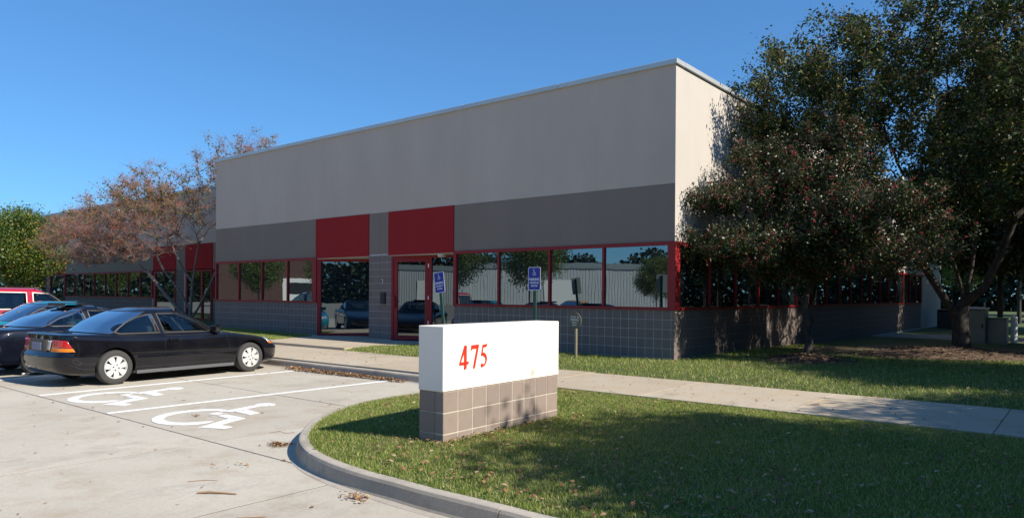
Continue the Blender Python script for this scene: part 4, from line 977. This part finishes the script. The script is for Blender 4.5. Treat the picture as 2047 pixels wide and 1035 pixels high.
def radii(par, tips, tip_r, expo, n):
    acc = np.zeros(n)
    has = np.zeros(n, bool)
    for i in range(n):
        if par[i] >= 0: has[par[i]] = True
    acc[~has] = tip_r**expo
    for i in range(n-1, 0, -1):
        if par[i] >= 0: acc[par[i]] += acc[i]
    return acc**(1/expo)
def limb_mesh(name, A, par, R, flare=1.35, zbase=0):
    n = len(A); idx = np.array([i for i in range(n) if par[i] >= 0]); P0 = A[par[idx]]; P1 = A[idx]; r0 = np.minimum(R[par[idx]], R[idx]*1.35+.002); r1 = R[idx].copy()
    main = r1 > .06; r0[main] = np.minimum(R[par[idx]][main], R[idx][main]*1.5)
    D = P1-P0; L = np.linalg.norm(D, axis=1); ok = L > 1e-4; P0, P1, r0, r1, D, L = P0[ok], P1[ok], r0[ok], r1[ok], D[ok], L[ok]; D = D/L[:, None]
    VV = []; FF = []; off = 0
    for k, sel in ((12, r1 > .045), (5, (r1 <= .045) & (r1 > .012)), (3, r1 <= .012)):
        if not sel.any(): continue
        p0, p1, a0, a1, d = P0[sel], P1[sel], r0[sel], r1[sel], D[sel]; up = np.where(np.abs(d[:, 2:3]) < .9, [[0, 0, 1.]], [[1., 0, 0]]); a_ = np.cross(d, up); a_ /= np.linalg.norm(a_, axis=1)[:, None]; b_ = np.cross(d, a_)
        th = np.arange(k)*2*np.pi/k; c_, s_ = np.cos(th), np.sin(th); ring = a_[:, None]*c_[None, :, None]+b_[:, None]*s_[None, :, None]
        ext = d*(a1*.35)[:, None]; V0 = p0[:, None]+ring*a0[:, None, None]; V1 = (p1+ext)[:, None]+ring*a1[:, None, None]; V = np.concatenate([V0, V1], 1).reshape(-1, 3); m = len(p0)
        base = (np.arange(m)*2*k)[:, None]; j = np.arange(k); F = np.stack([base+j, base+(j+1) % k, base+k+(j+1) % k, base+k+j], -1).reshape(-1, 4)+off; VV.append(V); FF.append(F); off += len(V)
    return mesh_np(name, np.concatenate(VV), np.concatenate(FF), True)
def leaf_mesh(name, C_, size, g, asp=.5, droop=.35, var=.35):
    n = len(C_); s = size*(1+g.uniform(-var, var, n)); ax = g.normal(size=(n, 3)); ax[:, 2] -= droop; ax /= np.linalg.norm(ax, axis=1)[:, None]; t = g.normal(size=(n, 3)); b = np.cross(ax, t); b /= np.linalg.norm(b, axis=1)[:, None]; nn = np.cross(ax, b)
    P0 = C_; P1 = C_+ax*(s*.45)[:, None]+b*(s*asp*.5)[:, None]+nn*(s*.08)[:, None]; P2 = C_+ax*s[:, None]; P3 = C_+ax*(s*.45)[:, None]-b*(s*asp*.5)[:, None]+nn*(s*.08)[:, None]
    V = np.stack([P0, P1, P2, P3], 1).reshape(-1, 3); F = (np.arange(n)*4)[:, None]+np.array([[0, 1, 2, 3]]); return mesh_np(name, V, F)
OCT_V = np.array([(1, 0, 0), (0, 1, 0), (-1, 0, 0), (0, -1, 0), (0, 0, 1), (0, 0, -1)], float); OCT_F = np.array([(0, 1, 4), (1, 2, 4), (2, 3, 4), (3, 0, 4), (1, 0, 5), (2, 1, 5), (3, 2, 5), (0, 3, 5)])
def berry_mesh(name, C_, r, g):
    n = len(C_); s = r*(1+g.uniform(-.3, .3, n)); V = (C_[:, None]+OCT_V[None]*s[:, None, None]).reshape(-1, 3); F = ((np.arange(n)*6)[:, None, None]+OCT_F[None]).reshape(-1, 3); return mesh_np(name, V, F, True)
def thin_pts(A, R, par, g, n, rmax=.014, spread=.12, keep=None):
    idx = np.array([i for i in range(len(A)) if R[i] <= rmax and par[i] >= 0]); 
    if keep is not None: idx = idx[keep(A[idx])]
    ch = idx[g.integers(0, len(idx), n)]; f_ = g.random(n)[:, None]; P = A[par[ch]]*(1-f_)+A[ch]*f_; return P+g.normal(size=(n, 3))*spread
def tree(name, label, base, stems, envs, n_att, seed, leaf, nleaf, lsize, bark=M_bark, tip=.005, expo=2.3, spread=.14, berries=None, group=None, cat='tree', jit=.10, keep=None, extra=None, drop=0, lasp=.5, r_scale=1, twig=None, crownname='crown', thick=0.0):
    T = empty(name, base, 0, label=label, cat=cat, group=group)
    A, par, tips = grow(base, stems, envs, n_att, seed, jit=jit, drop=drop); R = radii(par, tips, tip, expo, len(A))*r_scale; g = np.random.default_rng(seed+99)
    R = R*(1+thick*np.clip((R-.03)/.08, 0, 1))
    # root flare
    for i in range(len(A)):
        if A[i, 2] < .35: R[i] *= 1+.35*(1-max(A[i, 2], 0)/.35)
    link('trunk', limb_mesh('trunk', A, par, R), bark, T)
    if nleaf: P = thin_pts(A, R, par, g, nleaf, spread=spread, keep=keep); link(crownname, leaf_mesh(crownname, P, lsize, g, lasp), leaf, T)
    if extra:
        for nm, n_, mt, sz, sp, kp in extra: P = thin_pts(A, R, par, g, n_, spread=sp, keep=kp); link(nm, leaf_mesh(nm, P, sz, g, .5), mt, T)
    if berries:
        n_, mt, r_, sp = berries; P = thin_pts(A, R, par, g, n_//5, spread=sp); P = (P[:, None]+g.normal(size=(len(P), 5, 3))*.028).reshape(-1, 3); link('fruit', berry_mesh('fruit', P, r_, g), mt, T)
    if twig:
        n_, ln, mt = twig; P = thin_pts(A, R, par, g, n_, rmax=.02, spread=.02); D = g.normal(size=(n_, 3)); D[:, 2] = np.abs(D[:, 2])*.8+.2; D /= np.linalg.norm(D, axis=1)[:, None]; Q = P+D*(ln*(.4+g.random(n_)))[:, None]
        t = np.cross(D, g.normal(size=(n_, 3))); t /= np.linalg.norm(t, axis=1)[:, None]; t2 = np.cross(D, t); r_ = .0045
        V = np.stack([P+t*r_, P-t*r_*.5+t2*r_, P-t*r_*.5-t2*r_, Q], 1).reshape(-1, 3); F = ((np.arange(n_)*4)[:, None, None]+np.array([[0, 1, 3], [1, 2, 3], [2, 0, 3]])[None]).reshape(-1, 3); link('twigs', mesh_np('twigs', V, F), mt, T)
    return T
# 1 crabapple by the side wall
tree('crabapple_tree', 'low spreading crabapple full of small red fruit beside the building corner', (2.03, 2.17, 0),
     [[(0, 0, -.15), (.02, 0, .1), (.05, .03, .35), (-.02, .05, .6), (.06, .0, .85), (-.03, -.02, 1.15), (.0, 0, 1.4), (.12, .1, 1.75), (.2, .15, 2.1)], ('from', 5, (-.18, -.15, 1.45), (-.25, -.22, 1.75), (-.45, -.25, 2.1)), ('from', 6, (.25, -.15, 1.7), (.55, -.3, 2.0))],
     [(0, .2, 3.1, 1.5, 1.5, 1.0, 1.6), (-1.0, -1.3, 2.45, 1.7, 1.2, .50, 1.2), (-1.5, -1.2, 3.45, 1.2, .8, .30, .6), (.9, 1.0, 2.6, 1.6, 1.7, .8, 1.0), (.2, .2, 4.1, 1.6, 1.6, .5, .9), (.3, .3, 4.8, 1.1, 1.1, .4, .45), (-.9, -.2, 4.45, 1.0, .8, .3, .3), (-.6, -.4, 3.8, 1.6, 1.0, .35, .6), (1.3, -.5, 3.3, 1.4, 1.1, .40, .8), (1.5, -.5, 2.2, 1.5, .9, .42, .8), (-.3, -.5, 1.95, 1.1, .9, .40, .5), (.7, -.9, 2.7, 1.2, .8, .3, .5), (2.3, .3, 2.6, .8, .8, .5, .3)],
     1650, 11, L_crab, 92000, .064, M_bark, .0034, 2.25, .095, (12500, M_berry, .0135, .075), group=None, r_scale=1.05, thick=.9, twig=(5000, .25, M_twig))
# 2 large tree behind it
tree('large_shade_tree', 'large multi stemmed tree with thinning leaves on a mulch mound at right', (4.31, 6.76, 0),
     [[(0, 0, -.2), (.02, 0, .15), (.0, 0, .5), (-.02, 0, .85), (.05, .02, 1.2), (.12, .1, 1.6), (.2, .2, 2.1), (.25, .3, 2.8), (.3, .35, 3.6)], ('from', 3, (-.25, -.2, 1.2), (-.5, -.4, 1.7), (-.8, -.7, 2.3), (-1.1, -.9, 3.0), (-1.4, -1.0, 3.8)), ('from', 4, (.0, -.2, 1.7), (-.15, -.5, 2.4), (-.2, -.7, 3.3)), ('from', 4, (.5, -.2, 1.6), (.8, -.3, 2.3), (1.1, -.4, 3.2))],
     [(0, 0, 6.2, 4.6, 4.4, 2.7, 4), (-2.6, -2.2, 6.4, 2.6, 2.6, 1.7, 1.8), (1.5, -.5, 8.0, 3.2, 3.2, 2.2, 1.6), (-3.6, -2.9, 5.0, 1.6, 1.5, 1.2, .6), (2.5, -1.5, 4.6, 2.6, 2.6, 1.4, 1.6), (.6, -2.0, 3.8, 2.6, 1.6, .8, .6)],
     1900, 22, L_big, 130000, .088, M_bark, .0048, 2.2, .115, (2600, M_berry, .012, .12), twig=(14000, .30, M_twig), r_scale=1.0, thick=1.2)
# 3 nearly bare berry tree at left
def topk(P): return (P[:, 2] > 4.4) | (rng.random(len(P)) < .16)
tree('bare_berry_tree', 'nearly bare spreading tree with orange berries in front of the left wing', (-22.6, 1.0, 0),
     [[(0, 0, -.2), (0, 0, .2), (.05, 0, .6), (.1, 0, 1.1), (.2, 0, 1.8), (.3, .05, 2.5), (.5, .1, 3.4)], ('from', 1, (-.5, -.2, .6), (-1.2, -.5, 1.3), (-2.1, -.8, 2.2), (-2.9, -1.1, 2.7), (-3.6, -1.4, 3.1)), ('from', 1, (.5, .1, .7), (1.2, .2, 1.6), (1.6, .4, 2.5), (1.9, .6, 3.6)), ('from', 4, (-.2, -.2, 2.3), (-.5, -.4, 3.0), (-.6, -.6, 3.6)), ('from', 2, (-.3, -.3, 1.4), (-.9, -.7, 2.3), (-1.4, -.8, 3.0))],
     [(-2.0, -1.4, 4.4, 4.2, 2.6, 1.7, 4), (-5.6, -2.0, 3.7, 3.4, 2.0, 1.3, 2.2), (1.6, .8, 6.0, 2.2, 1.6, 2.1, 1.6), (-1.2, -.8, 5.6, 2.6, 2.0, 1.3, 1.2), (-3.6, -1.8, 3.1, 3.0, 1.8, .7, .8), (3.2, 1.4, 6.6, 1.9, 1.2, 1.5, .6), (-8, -1.9, 4.1, 1.6, 1.4, .9, .5)],
     1700, 33, L_yel, 8000, .10, M_barkg, .0060, 2.25, .10, (9000, M_berryo, .013, .2), keep=topk, twig=(19000, .42, simple('purple_twig', (.22, .11, .085), .9, var=.3, vscale=2)), drop=.02)
# 4 green tree at the far left
tree('green_tree', 'leafy green tree turning yellow at the left edge', (-34.9, -1.5, 0), [[(0, 0, -.2), (0, 0, .6), (.05, 0, 1.4), (0, 0, 2.2), (0, 0, 3.0)]],
     [(0, 0, 3.4, 2.1, 2.1, 2.1, 3), (-.3, 0, 4.5, 1.3, 1.3, 1.1, 1), (.7, -.3, 3.2, 1.3, 1.2, 1.2, 1)], 420, 44, L_green, 26000, .12, M_bark, .006, 2.3, .2, group=None)
# 5 trees off to the right whose shade falls on the near lawn
shade = tree('maple_tree', 'leafy tree right of the view that shades the near lawn', (12.8, -6.9, -.1), [[(0, 0, -.1), (0, 0, .8), (.05, 0, 1.8), (0, 0, 2.6), (0, 0, 3.6)]],
     [(0, 0, 4.8, 3.6, 3.1, 1.9, 3), (-.5, .3, 6.2, 2.3, 2.2, 1.2, 1.3), (-1.8, -.6, 4.6, 2.0, 1.8, 1.0, 1), (.5, 1.5, 4.4, 2.6, 2.2, 1.2, 1)], 620, 55, L_big, 60000, .13, M_bark, .006, 2.3, .22)
def clone(src, loc, rz, sc, label, group):
    c = copy_tree(src); c.location = loc; c.rotation_euler = (0, 0, rz); c.scale = (sc, sc, sc); c['label'] = label
    if group: c['group'] = group
    return c
clone(shade, (13.0, -2.8, -.05), 1.9, .85, 'leafy tree right of the view beyond the sidewalk', None)
clone(shade, (11.9, 2.4, -.05), 3.3, 1.05, 'leafy tree right of the view level with the crabapple', None)
clone(shade, (12.6, 10.5, -.1), 4.4, 1.15, 'leafy tree right of the view beyond the mulch mound', None)
for x_, y_, r_, l_ in ((18.5, -12.5, .7, 'unseen leafy tree added to block sky light, nearest the lot'), (19.2, -5.5, 2.6, 'unseen leafy tree added to block sky light, in line with the white sign'), (18.6, 1.5, 4.0, 'unseen leafy tree added to block sky light, in line with the building corner'), (19.0, 8.5, 5.2, 'unseen leafy tree added to block sky light, in line with the mulch mound')):
    clone(shade, (x_, y_, -.1), r_, 1.25, l_, None)  # added out of view to keep sky light off the right lawn
# 6 dark evergreens behind
dark = tree('dark_pine', 'dark evergreen standing behind the cream utility cabinets', (4.3, 16.6, -.2), [[(0, 0, -.2), (0, 0, .8), (0, 0, 1.8), (0, 0, 3), (0, 0, 5), (0, 0, 7.5)]],
     [(0, 0, 4.6, 3.2, 3.2, 2.3, 3), (0, 0, 7.0, 2.3, 2.3, 2.2, 2), (0, 0, 9.0, 1.3, 1.3, 1.6, 1)], 900, 66, L_dark, 46000, .22, M_bark, .007, 2.3, .26, group='dark evergreens behind the lawn', lasp=.35)
for (x_, y_, s_, r_, lb) in ((7.6, 20.5, 1.15, 1, 'dark evergreen at the right edge past the drive'), (6.6, 27, 1.1, 2.2, 'dark evergreen beyond the drive, left of its row'), (8.6, 33, 1.2, 3.1, 'second dark evergreen beyond the drive'), (12.5, 30, 1.3, 4, 'dark evergreen beyond the drive at the right edge'), (3.2, 42, 1.3, 5, 'far dark evergreen beyond the lit lawn'), (9, 48, 1.4, .4, 'farthest dark evergreen beyond the lit lawn'), (8.6, 14.5, 1.0, 5.6, 'dark evergreen right of the white bollard'), (7.4, 11.2, .95, 1.3, 'dark evergreen nearest the mulch mound at the right edge')):
    clone(dark, (x_, y_, -.2), r_, s_, lb, 'dark evergreens behind the lawn')
def clone_tree(src, pts, sc, lab, group):
    for i, ((x_, y_), l_) in enumerate(zip(pts, lab)): clone(src, (x_, y_, -.25), i*2.1, sc*(.85+.1*(i % 4)), l_, group)
gt = bpy.data.objects['green_tree']
clone_tree(gt, [(-2, 62), (6, 70), (16, 66), (26, 60), (34, 52)], 2.2, ['far green tree seen past the building end', 'far green tree behind the evergreens', 'far green tree right of the drive', 'far green tree beyond the right edge', 'farthest green tree beyond the right edge'], 'far green trees')

# ------------------------------------------------------------------ across the lot, mirrored in the windows
whs = empty('warehouse', (-47, -66, -.22), math.radians(-39), label='long pale corrugated warehouse across the lot, mirrored in the windows', cat='building')
b = MB()
for i in range(230): x0 = -46+i*.4; b.box(x0, x0+.26, 0, .035, 0, 5.1)
b.build('cladding', M_clad, whs, kind='stuff'); MB().box(-46, 46, -12, -.02, 0, 5.15).build('wall', M_clad, whs); MB().box(-46.2, 46.2, -.05, .2, 5.15, 5.9).build('fascia', simple('grey_fascia', (.18, .22, .23), .6), whs)
for i in range(5): MB().box(-38+i*17, -34+i*17, .09, .16, 0, 3.6).build('dock_door', simple('dock_door', (.62, .64, .62), .6), whs)
clone(gt, (-33, -38, -.3), 1, 1.75, 'green tree across the lot, mirrored in the second right window', 'trees across the lot')
clone(gt, (-42, -37, -.3), 2, 1.7, 'green tree across the lot, mirrored in the first right window', 'trees across the lot')
clone(gt, (-23.5, -44, -.3), 3, .95, 'green tree across the lot, mirrored in the corner window', 'trees across the lot')
for i, (x_, y_) in enumerate([(-52, -30), (-60, -27), (-70, -24), (-46, -33), (-80, -14), (-66, -40)]): clone(gt, (x_, y_, -.3), i, 1.2+.1*(i % 3), ['green tree across the lot, mirrored left of the door', 'green tree across the lot, mirrored in the left windows', 'green tree far down the lot', 'green tree across the lot, mirrored in the tall window', 'green tree at the far end of the lot', 'tall green tree behind the others across the lot'][i], 'trees across the lot')

# ------------------------------------------------------------------ things at the right
cb = empty('utility_cabinet', (3.45, 14.6, -.2), math.radians(0), label='taller cream utility cabinet with a white cap behind the big tree', cat='utility cabinet', group='utility cabinets')
MB().box(-.05, .62, 0, .8, 0, 1.17, .02).build('body', M_creambox, cb); MB().box(-.09, .66, -.04, .84, 1.17, 1.23, .015).build('lid', simple('white_metal', (.7, .72, .7), .5), cb); MB().box(-.02, .59, -.012, 0, .1, 1.08, .004).build('door', M_creambox, cb); MB().box(.50, .54, -.03, -.012, .55, .68).build('handle', M_black, cb)
cb2 = empty('utility_cabinet', (4.08, 14.75, -.2), 0, label='lower cream utility cabinet beside the taller one', cat='utility cabinet', group='utility cabinets')
MB().box(.0, .55, 0, .7, 0, .86, .02).build('body', M_creambox, cb2); MB().box(-.02, .57, -.02, .72, .86, .90, .01).build('lid', M_creambox, cb2); MB().box(.03, .52, -.012, 0, .06, .80, .004).build('door', M_creambox, cb2)
bol = empty('bollard', (4.72, 16.3, -.25), 0, label='white steel bollard standing on the lawn at the right edge', cat='bollard')
MB().lathe([(.10, 0), (.10, .92), (.085, .965), (.05, .99), (0, 1.0)], 20).build('post', simple('bollard_white', (.75, .78, .77), .5, var=.05), bol, smooth=True); MB().lathe([(.13, 0), (.13, .03), (.10, .05)], 20).build('base_collar', M_far, bol)
ac = empty('air_conditioner', (.55, 29.0, -.35), 0, label='dark air conditioning unit against the end of the side wall', cat='air conditioner')
MB().box(0, .9, 0, .9, 0, 1.1, .03).build('case', M_black, ac); MB().lathe([(0, 1.12), (.3, 1.12), (.34, 1.09)], 20, 'z', (.45, .45, 0)).build('fan_guard', simple('grey_guard', (.12, .13, .13), .5), ac)
for k in range(8): MB().box(.03, .87, -.012, 0, .12+.11*k, .16+.11*k).build('louvre', bpy.data.materials['grey_guard'], ac)
rk = empty('steel_rack', (1.75, 30.0, -.35), 0, label='pale steel frame rack past the air conditioning unit', cat='rack')
for x_ in (0, .75):
    MB().box(x_, x_+.06, 0, .06, 0, 1.5).build('upright', M_coping, rk)
for z_ in (.3, .75, 1.2): MB().box(.06, .75, .01, .05, z_, z_+.05).build('rail', M_coping, rk)
# mulch rings
def mound(name, cx, cy, rx, ry, h, mat, label, seed):
    n = 40; rr = [0, .3, .6, .85, 1.0]; g = np.random.default_rng(seed); V = [(cx, cy, float(lawn_z(cx, cy))+h)]; F = []; wob = 1+.18*np.sin(np.arange(n)/n*6.283*3+seed)+g.uniform(-.06, .06, n)
    for r in rr[1:]:
        for k in range(n):
            x_ = cx+rx*r*wob[k]*math.cos(k/n*6.283); y_ = cy+ry*r*wob[k]*math.sin(k/n*6.283); V.append((x_, y_, float(lawn_z(x_, y_))+h*(1-r**1.5)*(1+g.uniform(-.3, .3))-.012*(r == 1)+.008))
    F = [(0, 1+k, 1+(k+1) % n) for k in range(n)]+[(1+(i-1)*n+k, 1+i*n+k, 1+i*n+(k+1) % n, 1+(i-1)*n+(k+1) % n) for i in range(1, len(rr)-1) for k in range(n)]
    return link(name, mesh_py(name, V, F, True), mat, kind='structure')
mound('mulch_ring', 2.1, 1.9, .95, .95, .07, M_mulch, '', 1); mound('mulch_ring', 4.2, 6.6, 2.1, 2.3, .10, M_mulch, '', 2); mound('bare_soil', 2.9, 7.3, 2.4, 3.6, .01, M_dirt, '', 3); mound('bare_soil', 5.8, 8.2, 2.6, 3.4, .01, M_dirt, '', 4)

# ------------------------------------------------------------------ grass blades, leaves, litter
def blades(name, X, Y, Z, h, wd, g, mat=L_grass):
    n = len(X); a_ = g.uniform(0, 2*np.pi, n); hh = h*(.5+g.random(n)*.9); ln = g.normal(size=(n, 2))*(hh*.45)[:, None]; P = np.stack([X, Y, Z], 1); d = np.stack([np.cos(a_), np.sin(a_), np.zeros(n)], 1)*wd/2
    top = P+np.concatenate([ln, hh[:, None]], 1); V = np.stack([P-d, P+d, top], 1).reshape(-1, 3); F = np.arange(3*n).reshape(-1, 3); return link(name, mesh_np(name, V, F), mat, kind='stuff')
def scatter(n, x0, x1, y0, y1, g): return g.uniform(x0, x1, n), g.uniform(y0, y1, n)
g = np.random.default_rng(5)
X, Y = scatter(420000, -.9, 8.0, -10.1, -4.9, g)
# denser towards the camera, only where it can be seen
fx, fy = math.sin(YAW), math.cos(YAW); dx, dy = X-6.81, Y+13.81; dep = dx*fx+dy*fy; lat = dx*fy-dy*fx; vis = np.abs(lat) < dep*.76
kp = inpoly(X, Y, poly) & vis & (edge_d(X, Y) > -1) & (g.random(len(X)) < np.clip(1.25-(dep-4)*.06, .45, 1))
X, Y = X[kp], Y[kp]; bare = vnoise(X, Y, 1.6, 9) > -1; X, Y = X[bare], Y[bare]
blades('grass', X, Y, isl_z(X, Y)-.008, .034, .0070, g)
X, Y = scatter(300000, -9, 12, -2.84, 9, g); dx, dy = X-6.81, Y+13.81; dep = dx*fx+dy*fy; lat = dx*fy-dy*fx
kp = (np.abs(lat) < dep*.76) & ~((X < 0) & (Y > -.03)) & ~inpoly(X, Y, [(-12.35, .3), (-12.15, -.7), (-11.45, -2.2), (-11.9, -2.9), (-7.5, -2.9), (-7.62, -1.6), (-7.25, -.62), (-5.9, -.45), (-5.9, .3)])
kp &= (np.hypot(X-2.1, Y-1.9) > .85) & (np.hypot((X-4.2)/1.9, (Y-6.6)/2.1) > 1) & ((np.hypot((X-2.9)/2.4, (Y-7.3)/3.6) > 1) | (g.random(len(X)) < .25))
X, Y = X[kp], Y[kp]; blades('grass', X, Y, lawn_z(X, Y)-.008, .05, .011, g)
X, Y = scatter(60000, -19, -11.3, -2.7, -.03, g); kp = (X < -12.2+(-Y-.7)*.5) ; X, Y = X[kp], Y[kp]; blades('grass', X, Y, lawn_z(X, Y)-.008, .05, .012, g)
def fallen(name, X, Y, Z, size, g, mat=L_fall, flat_=.35):
    n = len(X); C_ = np.stack([X, Y, Z], 1); s = size*(.6+g.random(n)*.8); a_ = g.uniform(0, 6.283, n); ax = np.stack([np.cos(a_), np.sin(a_), g.uniform(-flat_, flat_, n)], 1); b = np.stack([-np.sin(a_), np.cos(a_), g.uniform(-flat_, flat_, n)], 1)
    up = np.array([0, 0, 1.]); P0 = C_-ax*s[:, None]*.5; P1 = C_+b*s[:, None]*.3+up*(s*.18)[:, None]; P2 = C_+ax*s[:, None]*.5+up*(s*.1)[:, None]; P3 = C_-b*s[:, None]*.3+up*(s*.15)[:, None]
    V = np.stack([P0, P1, P2, P3], 1).reshape(-1, 3); return link(name, mesh_np(name, V, (np.arange(n)*4)[:, None]+np.array([[0, 1, 2, 3]])), mat, kind='stuff')
X, Y = scatter(5200, -.5, 7.5, -10.0, -5.0, g); wgt = .30+1.6*np.exp(-((Y+9.2)/.5)**2)*(X > 1.8)*(X < 5.5)+.4*(vnoise(X, Y, 1.5, 4) > .6)
kp = inpoly(X, Y, poly) & (g.random(len(X)) < wgt*.62); X, Y = X[kp], Y[kp]; fallen('fallen_leaves', X, Y, isl_z(X, Y)+.022+g.random(len(X))*.018, .045, g)
X = g.uniform(2.16, 2.35, 70)-.03; Y = g.uniform(-9.2, -7.3, 70); fallen('fallen_leaves', X, Y, isl_z(X, Y)+.02, .05, g)
n = 1500; X = g.beta(1.3, 1.6, n)*3.6-6.15; Y = -5.16-np.abs(g.normal(size=n))*.10*(1.1-(X+6.2)/4.6); fallen('fallen_leaves', X, Y, ZL+.012+g.random(n)*.045, .045, g, flat_=.7)
X, Y = scatter(150, -7.5, 6, -12.5, -5.3, g); kp = ~inpoly(X, Y, poly); fallen('fallen_leaves', X[kp], Y[kp], np.full(kp.sum(), ZL+.006), .038, g)
X, Y = scatter(260, -7.5, 8, -4.9, -2.8, g); fallen('fallen_leaves', X, Y, np.full(len(X), -.044), .034, g)
X, Y = scatter(900, -3, 8, -2.8, 6, g); kp = ~((X < 0.05) & (Y > -.05)); X, Y = X[kp], Y[kp]; fallen('fallen_leaves', X, Y, lawn_z(X, Y)+.03, .05, g)
X, Y = g.normal(4.2, 1.0, 1800), g.normal(6.4, 1.2, 1800); fallen('mulch_chips', X, Y, lawn_z(X, Y)+.03+.09*np.clip(1-np.hypot(X-4.2, Y-6.6)/2.2, 0, 1), .07, g, leafmat('chip', [(0, (.05, .03, .02)), (.6, (.14, .09, .055)), (1, (.28, .2, .13))], .9, 0))
X, Y = g.normal(2.1, .42, 700), g.normal(1.8, .42, 700); fallen('mulch_chips', X, Y, lawn_z(X, Y)+.03+.06*np.clip(1-np.hypot(X-2.1, Y-1.9)/.95, 0, 1), .06, g, bpy.data.materials['chip'])
# clumps of litter against the kerb and on the lot
for cx, cy, n, sg in ((.32, -9.60, 150, .04), (2.45, -10.30, 60, .045), (.75, -10.35, 14, .09), (-2.02, -9.30, 12, .025)):
    X, Y = g.normal(cx, sg*1.6, n), g.normal(cy, sg, n); fallen('leaf_litter', X, Y, ZL+.006+g.random(n)*.02, .03, g, flat_=.6)
M_stick = simple('dry_stick', (.28, .17, .09), .9, var=.25)
def stick(pts, r, label):
    z = ZL+r+.001; MB().tube([(x_, y_, z+dz) for x_, y_, dz in pts], [r, r*1.1, r*.9, r*.6][:len(pts)], 6).build('twig', M_stick, smooth=True, label=label, cat='twig', group='twigs lying on the lot')
stick([(1.40, -11.02, 0), (1.47, -10.96, .006), (1.56, -10.89, .0), (1.66, -10.84, .0)], .008, 'thick dry twig lying on the concrete left of the curved kerb')
stick([(1.0, -10.9, 0), (1.06, -10.80, .004), (1.08, -10.76, .0), (1.16, -10.72, 0)], .0028, 'thin curved twig behind the thick dry twig on the concrete')
stick([(2.2, -11.15, 0), (2.28, -11.08, .003), (2.33, -11.0, 0)], .004, 'small twig nearest the bottom edge on the concrete')
stick([(-.35, -9.3, 0), (-.28, -9.2, .012), (-.2, -9.18, .0), (-.14, -9.1, 0)], .003, 'thin bent twig right of the wheelchair symbol')

# ------------------------------------------------------------------ far treelines (masses)
def treeline(x0, y0, x1, y1, h, n, seed):
    g = np.random.default_rng(seed); t = g.random(n); L = math.hypot(x1-x0, y1-y0); nx, ny = -(y1-y0)/L, (x1-x0)/L
    hh = h*(.62+.38*vnoise(t*L*.16, t*0, 1, seed)+.12*vnoise(t*L*.6, t*0, 1, seed+3)); dz = g.random(n)**1.15; off = g.normal(size=n)*2.2*(1-dz*.5)
    C_ = np.stack([x0+(x1-x0)*t+nx*off, y0+(y1-y0)*t+ny*off, -.3+hh*dz], 1)
    link('treeline', leaf_mesh('treeline', C_, .75, g, .8, .2), L_dark, kind='stuff')
treeline(48, -70, 52, 90, 11, 60000, 1); treeline(-20, 110, 60, 95, 12, 26000, 2); treeline(-110, -75, 50, -110, 9, 40000, 3); treeline(-115, -75, -112, 60, 9, 30000, 4)
bb_ = empty('brick_building', (-66, -36, -.25), math.radians(-58), label='brown brick building down the lot, mirrored in the left windows', cat='building')
MB().box(-9, 9, -6, 0, 0, 6).build('wall', simple('brown_brick', (.10, .055, .045), .9, var=.2), bb_); MB().box(-9.1, 9.1, -6.1, .1, 6, 6.25).build('parapet', M_coping, bb_); MB().box(-2, 5, -.02, .15, 0, 3.4).build('garage_frame', M_white, bb_); MB().box(-1.4, 4.4, .15, .2, 1.6, 2.9).build('garage_window', M_black, bb_)
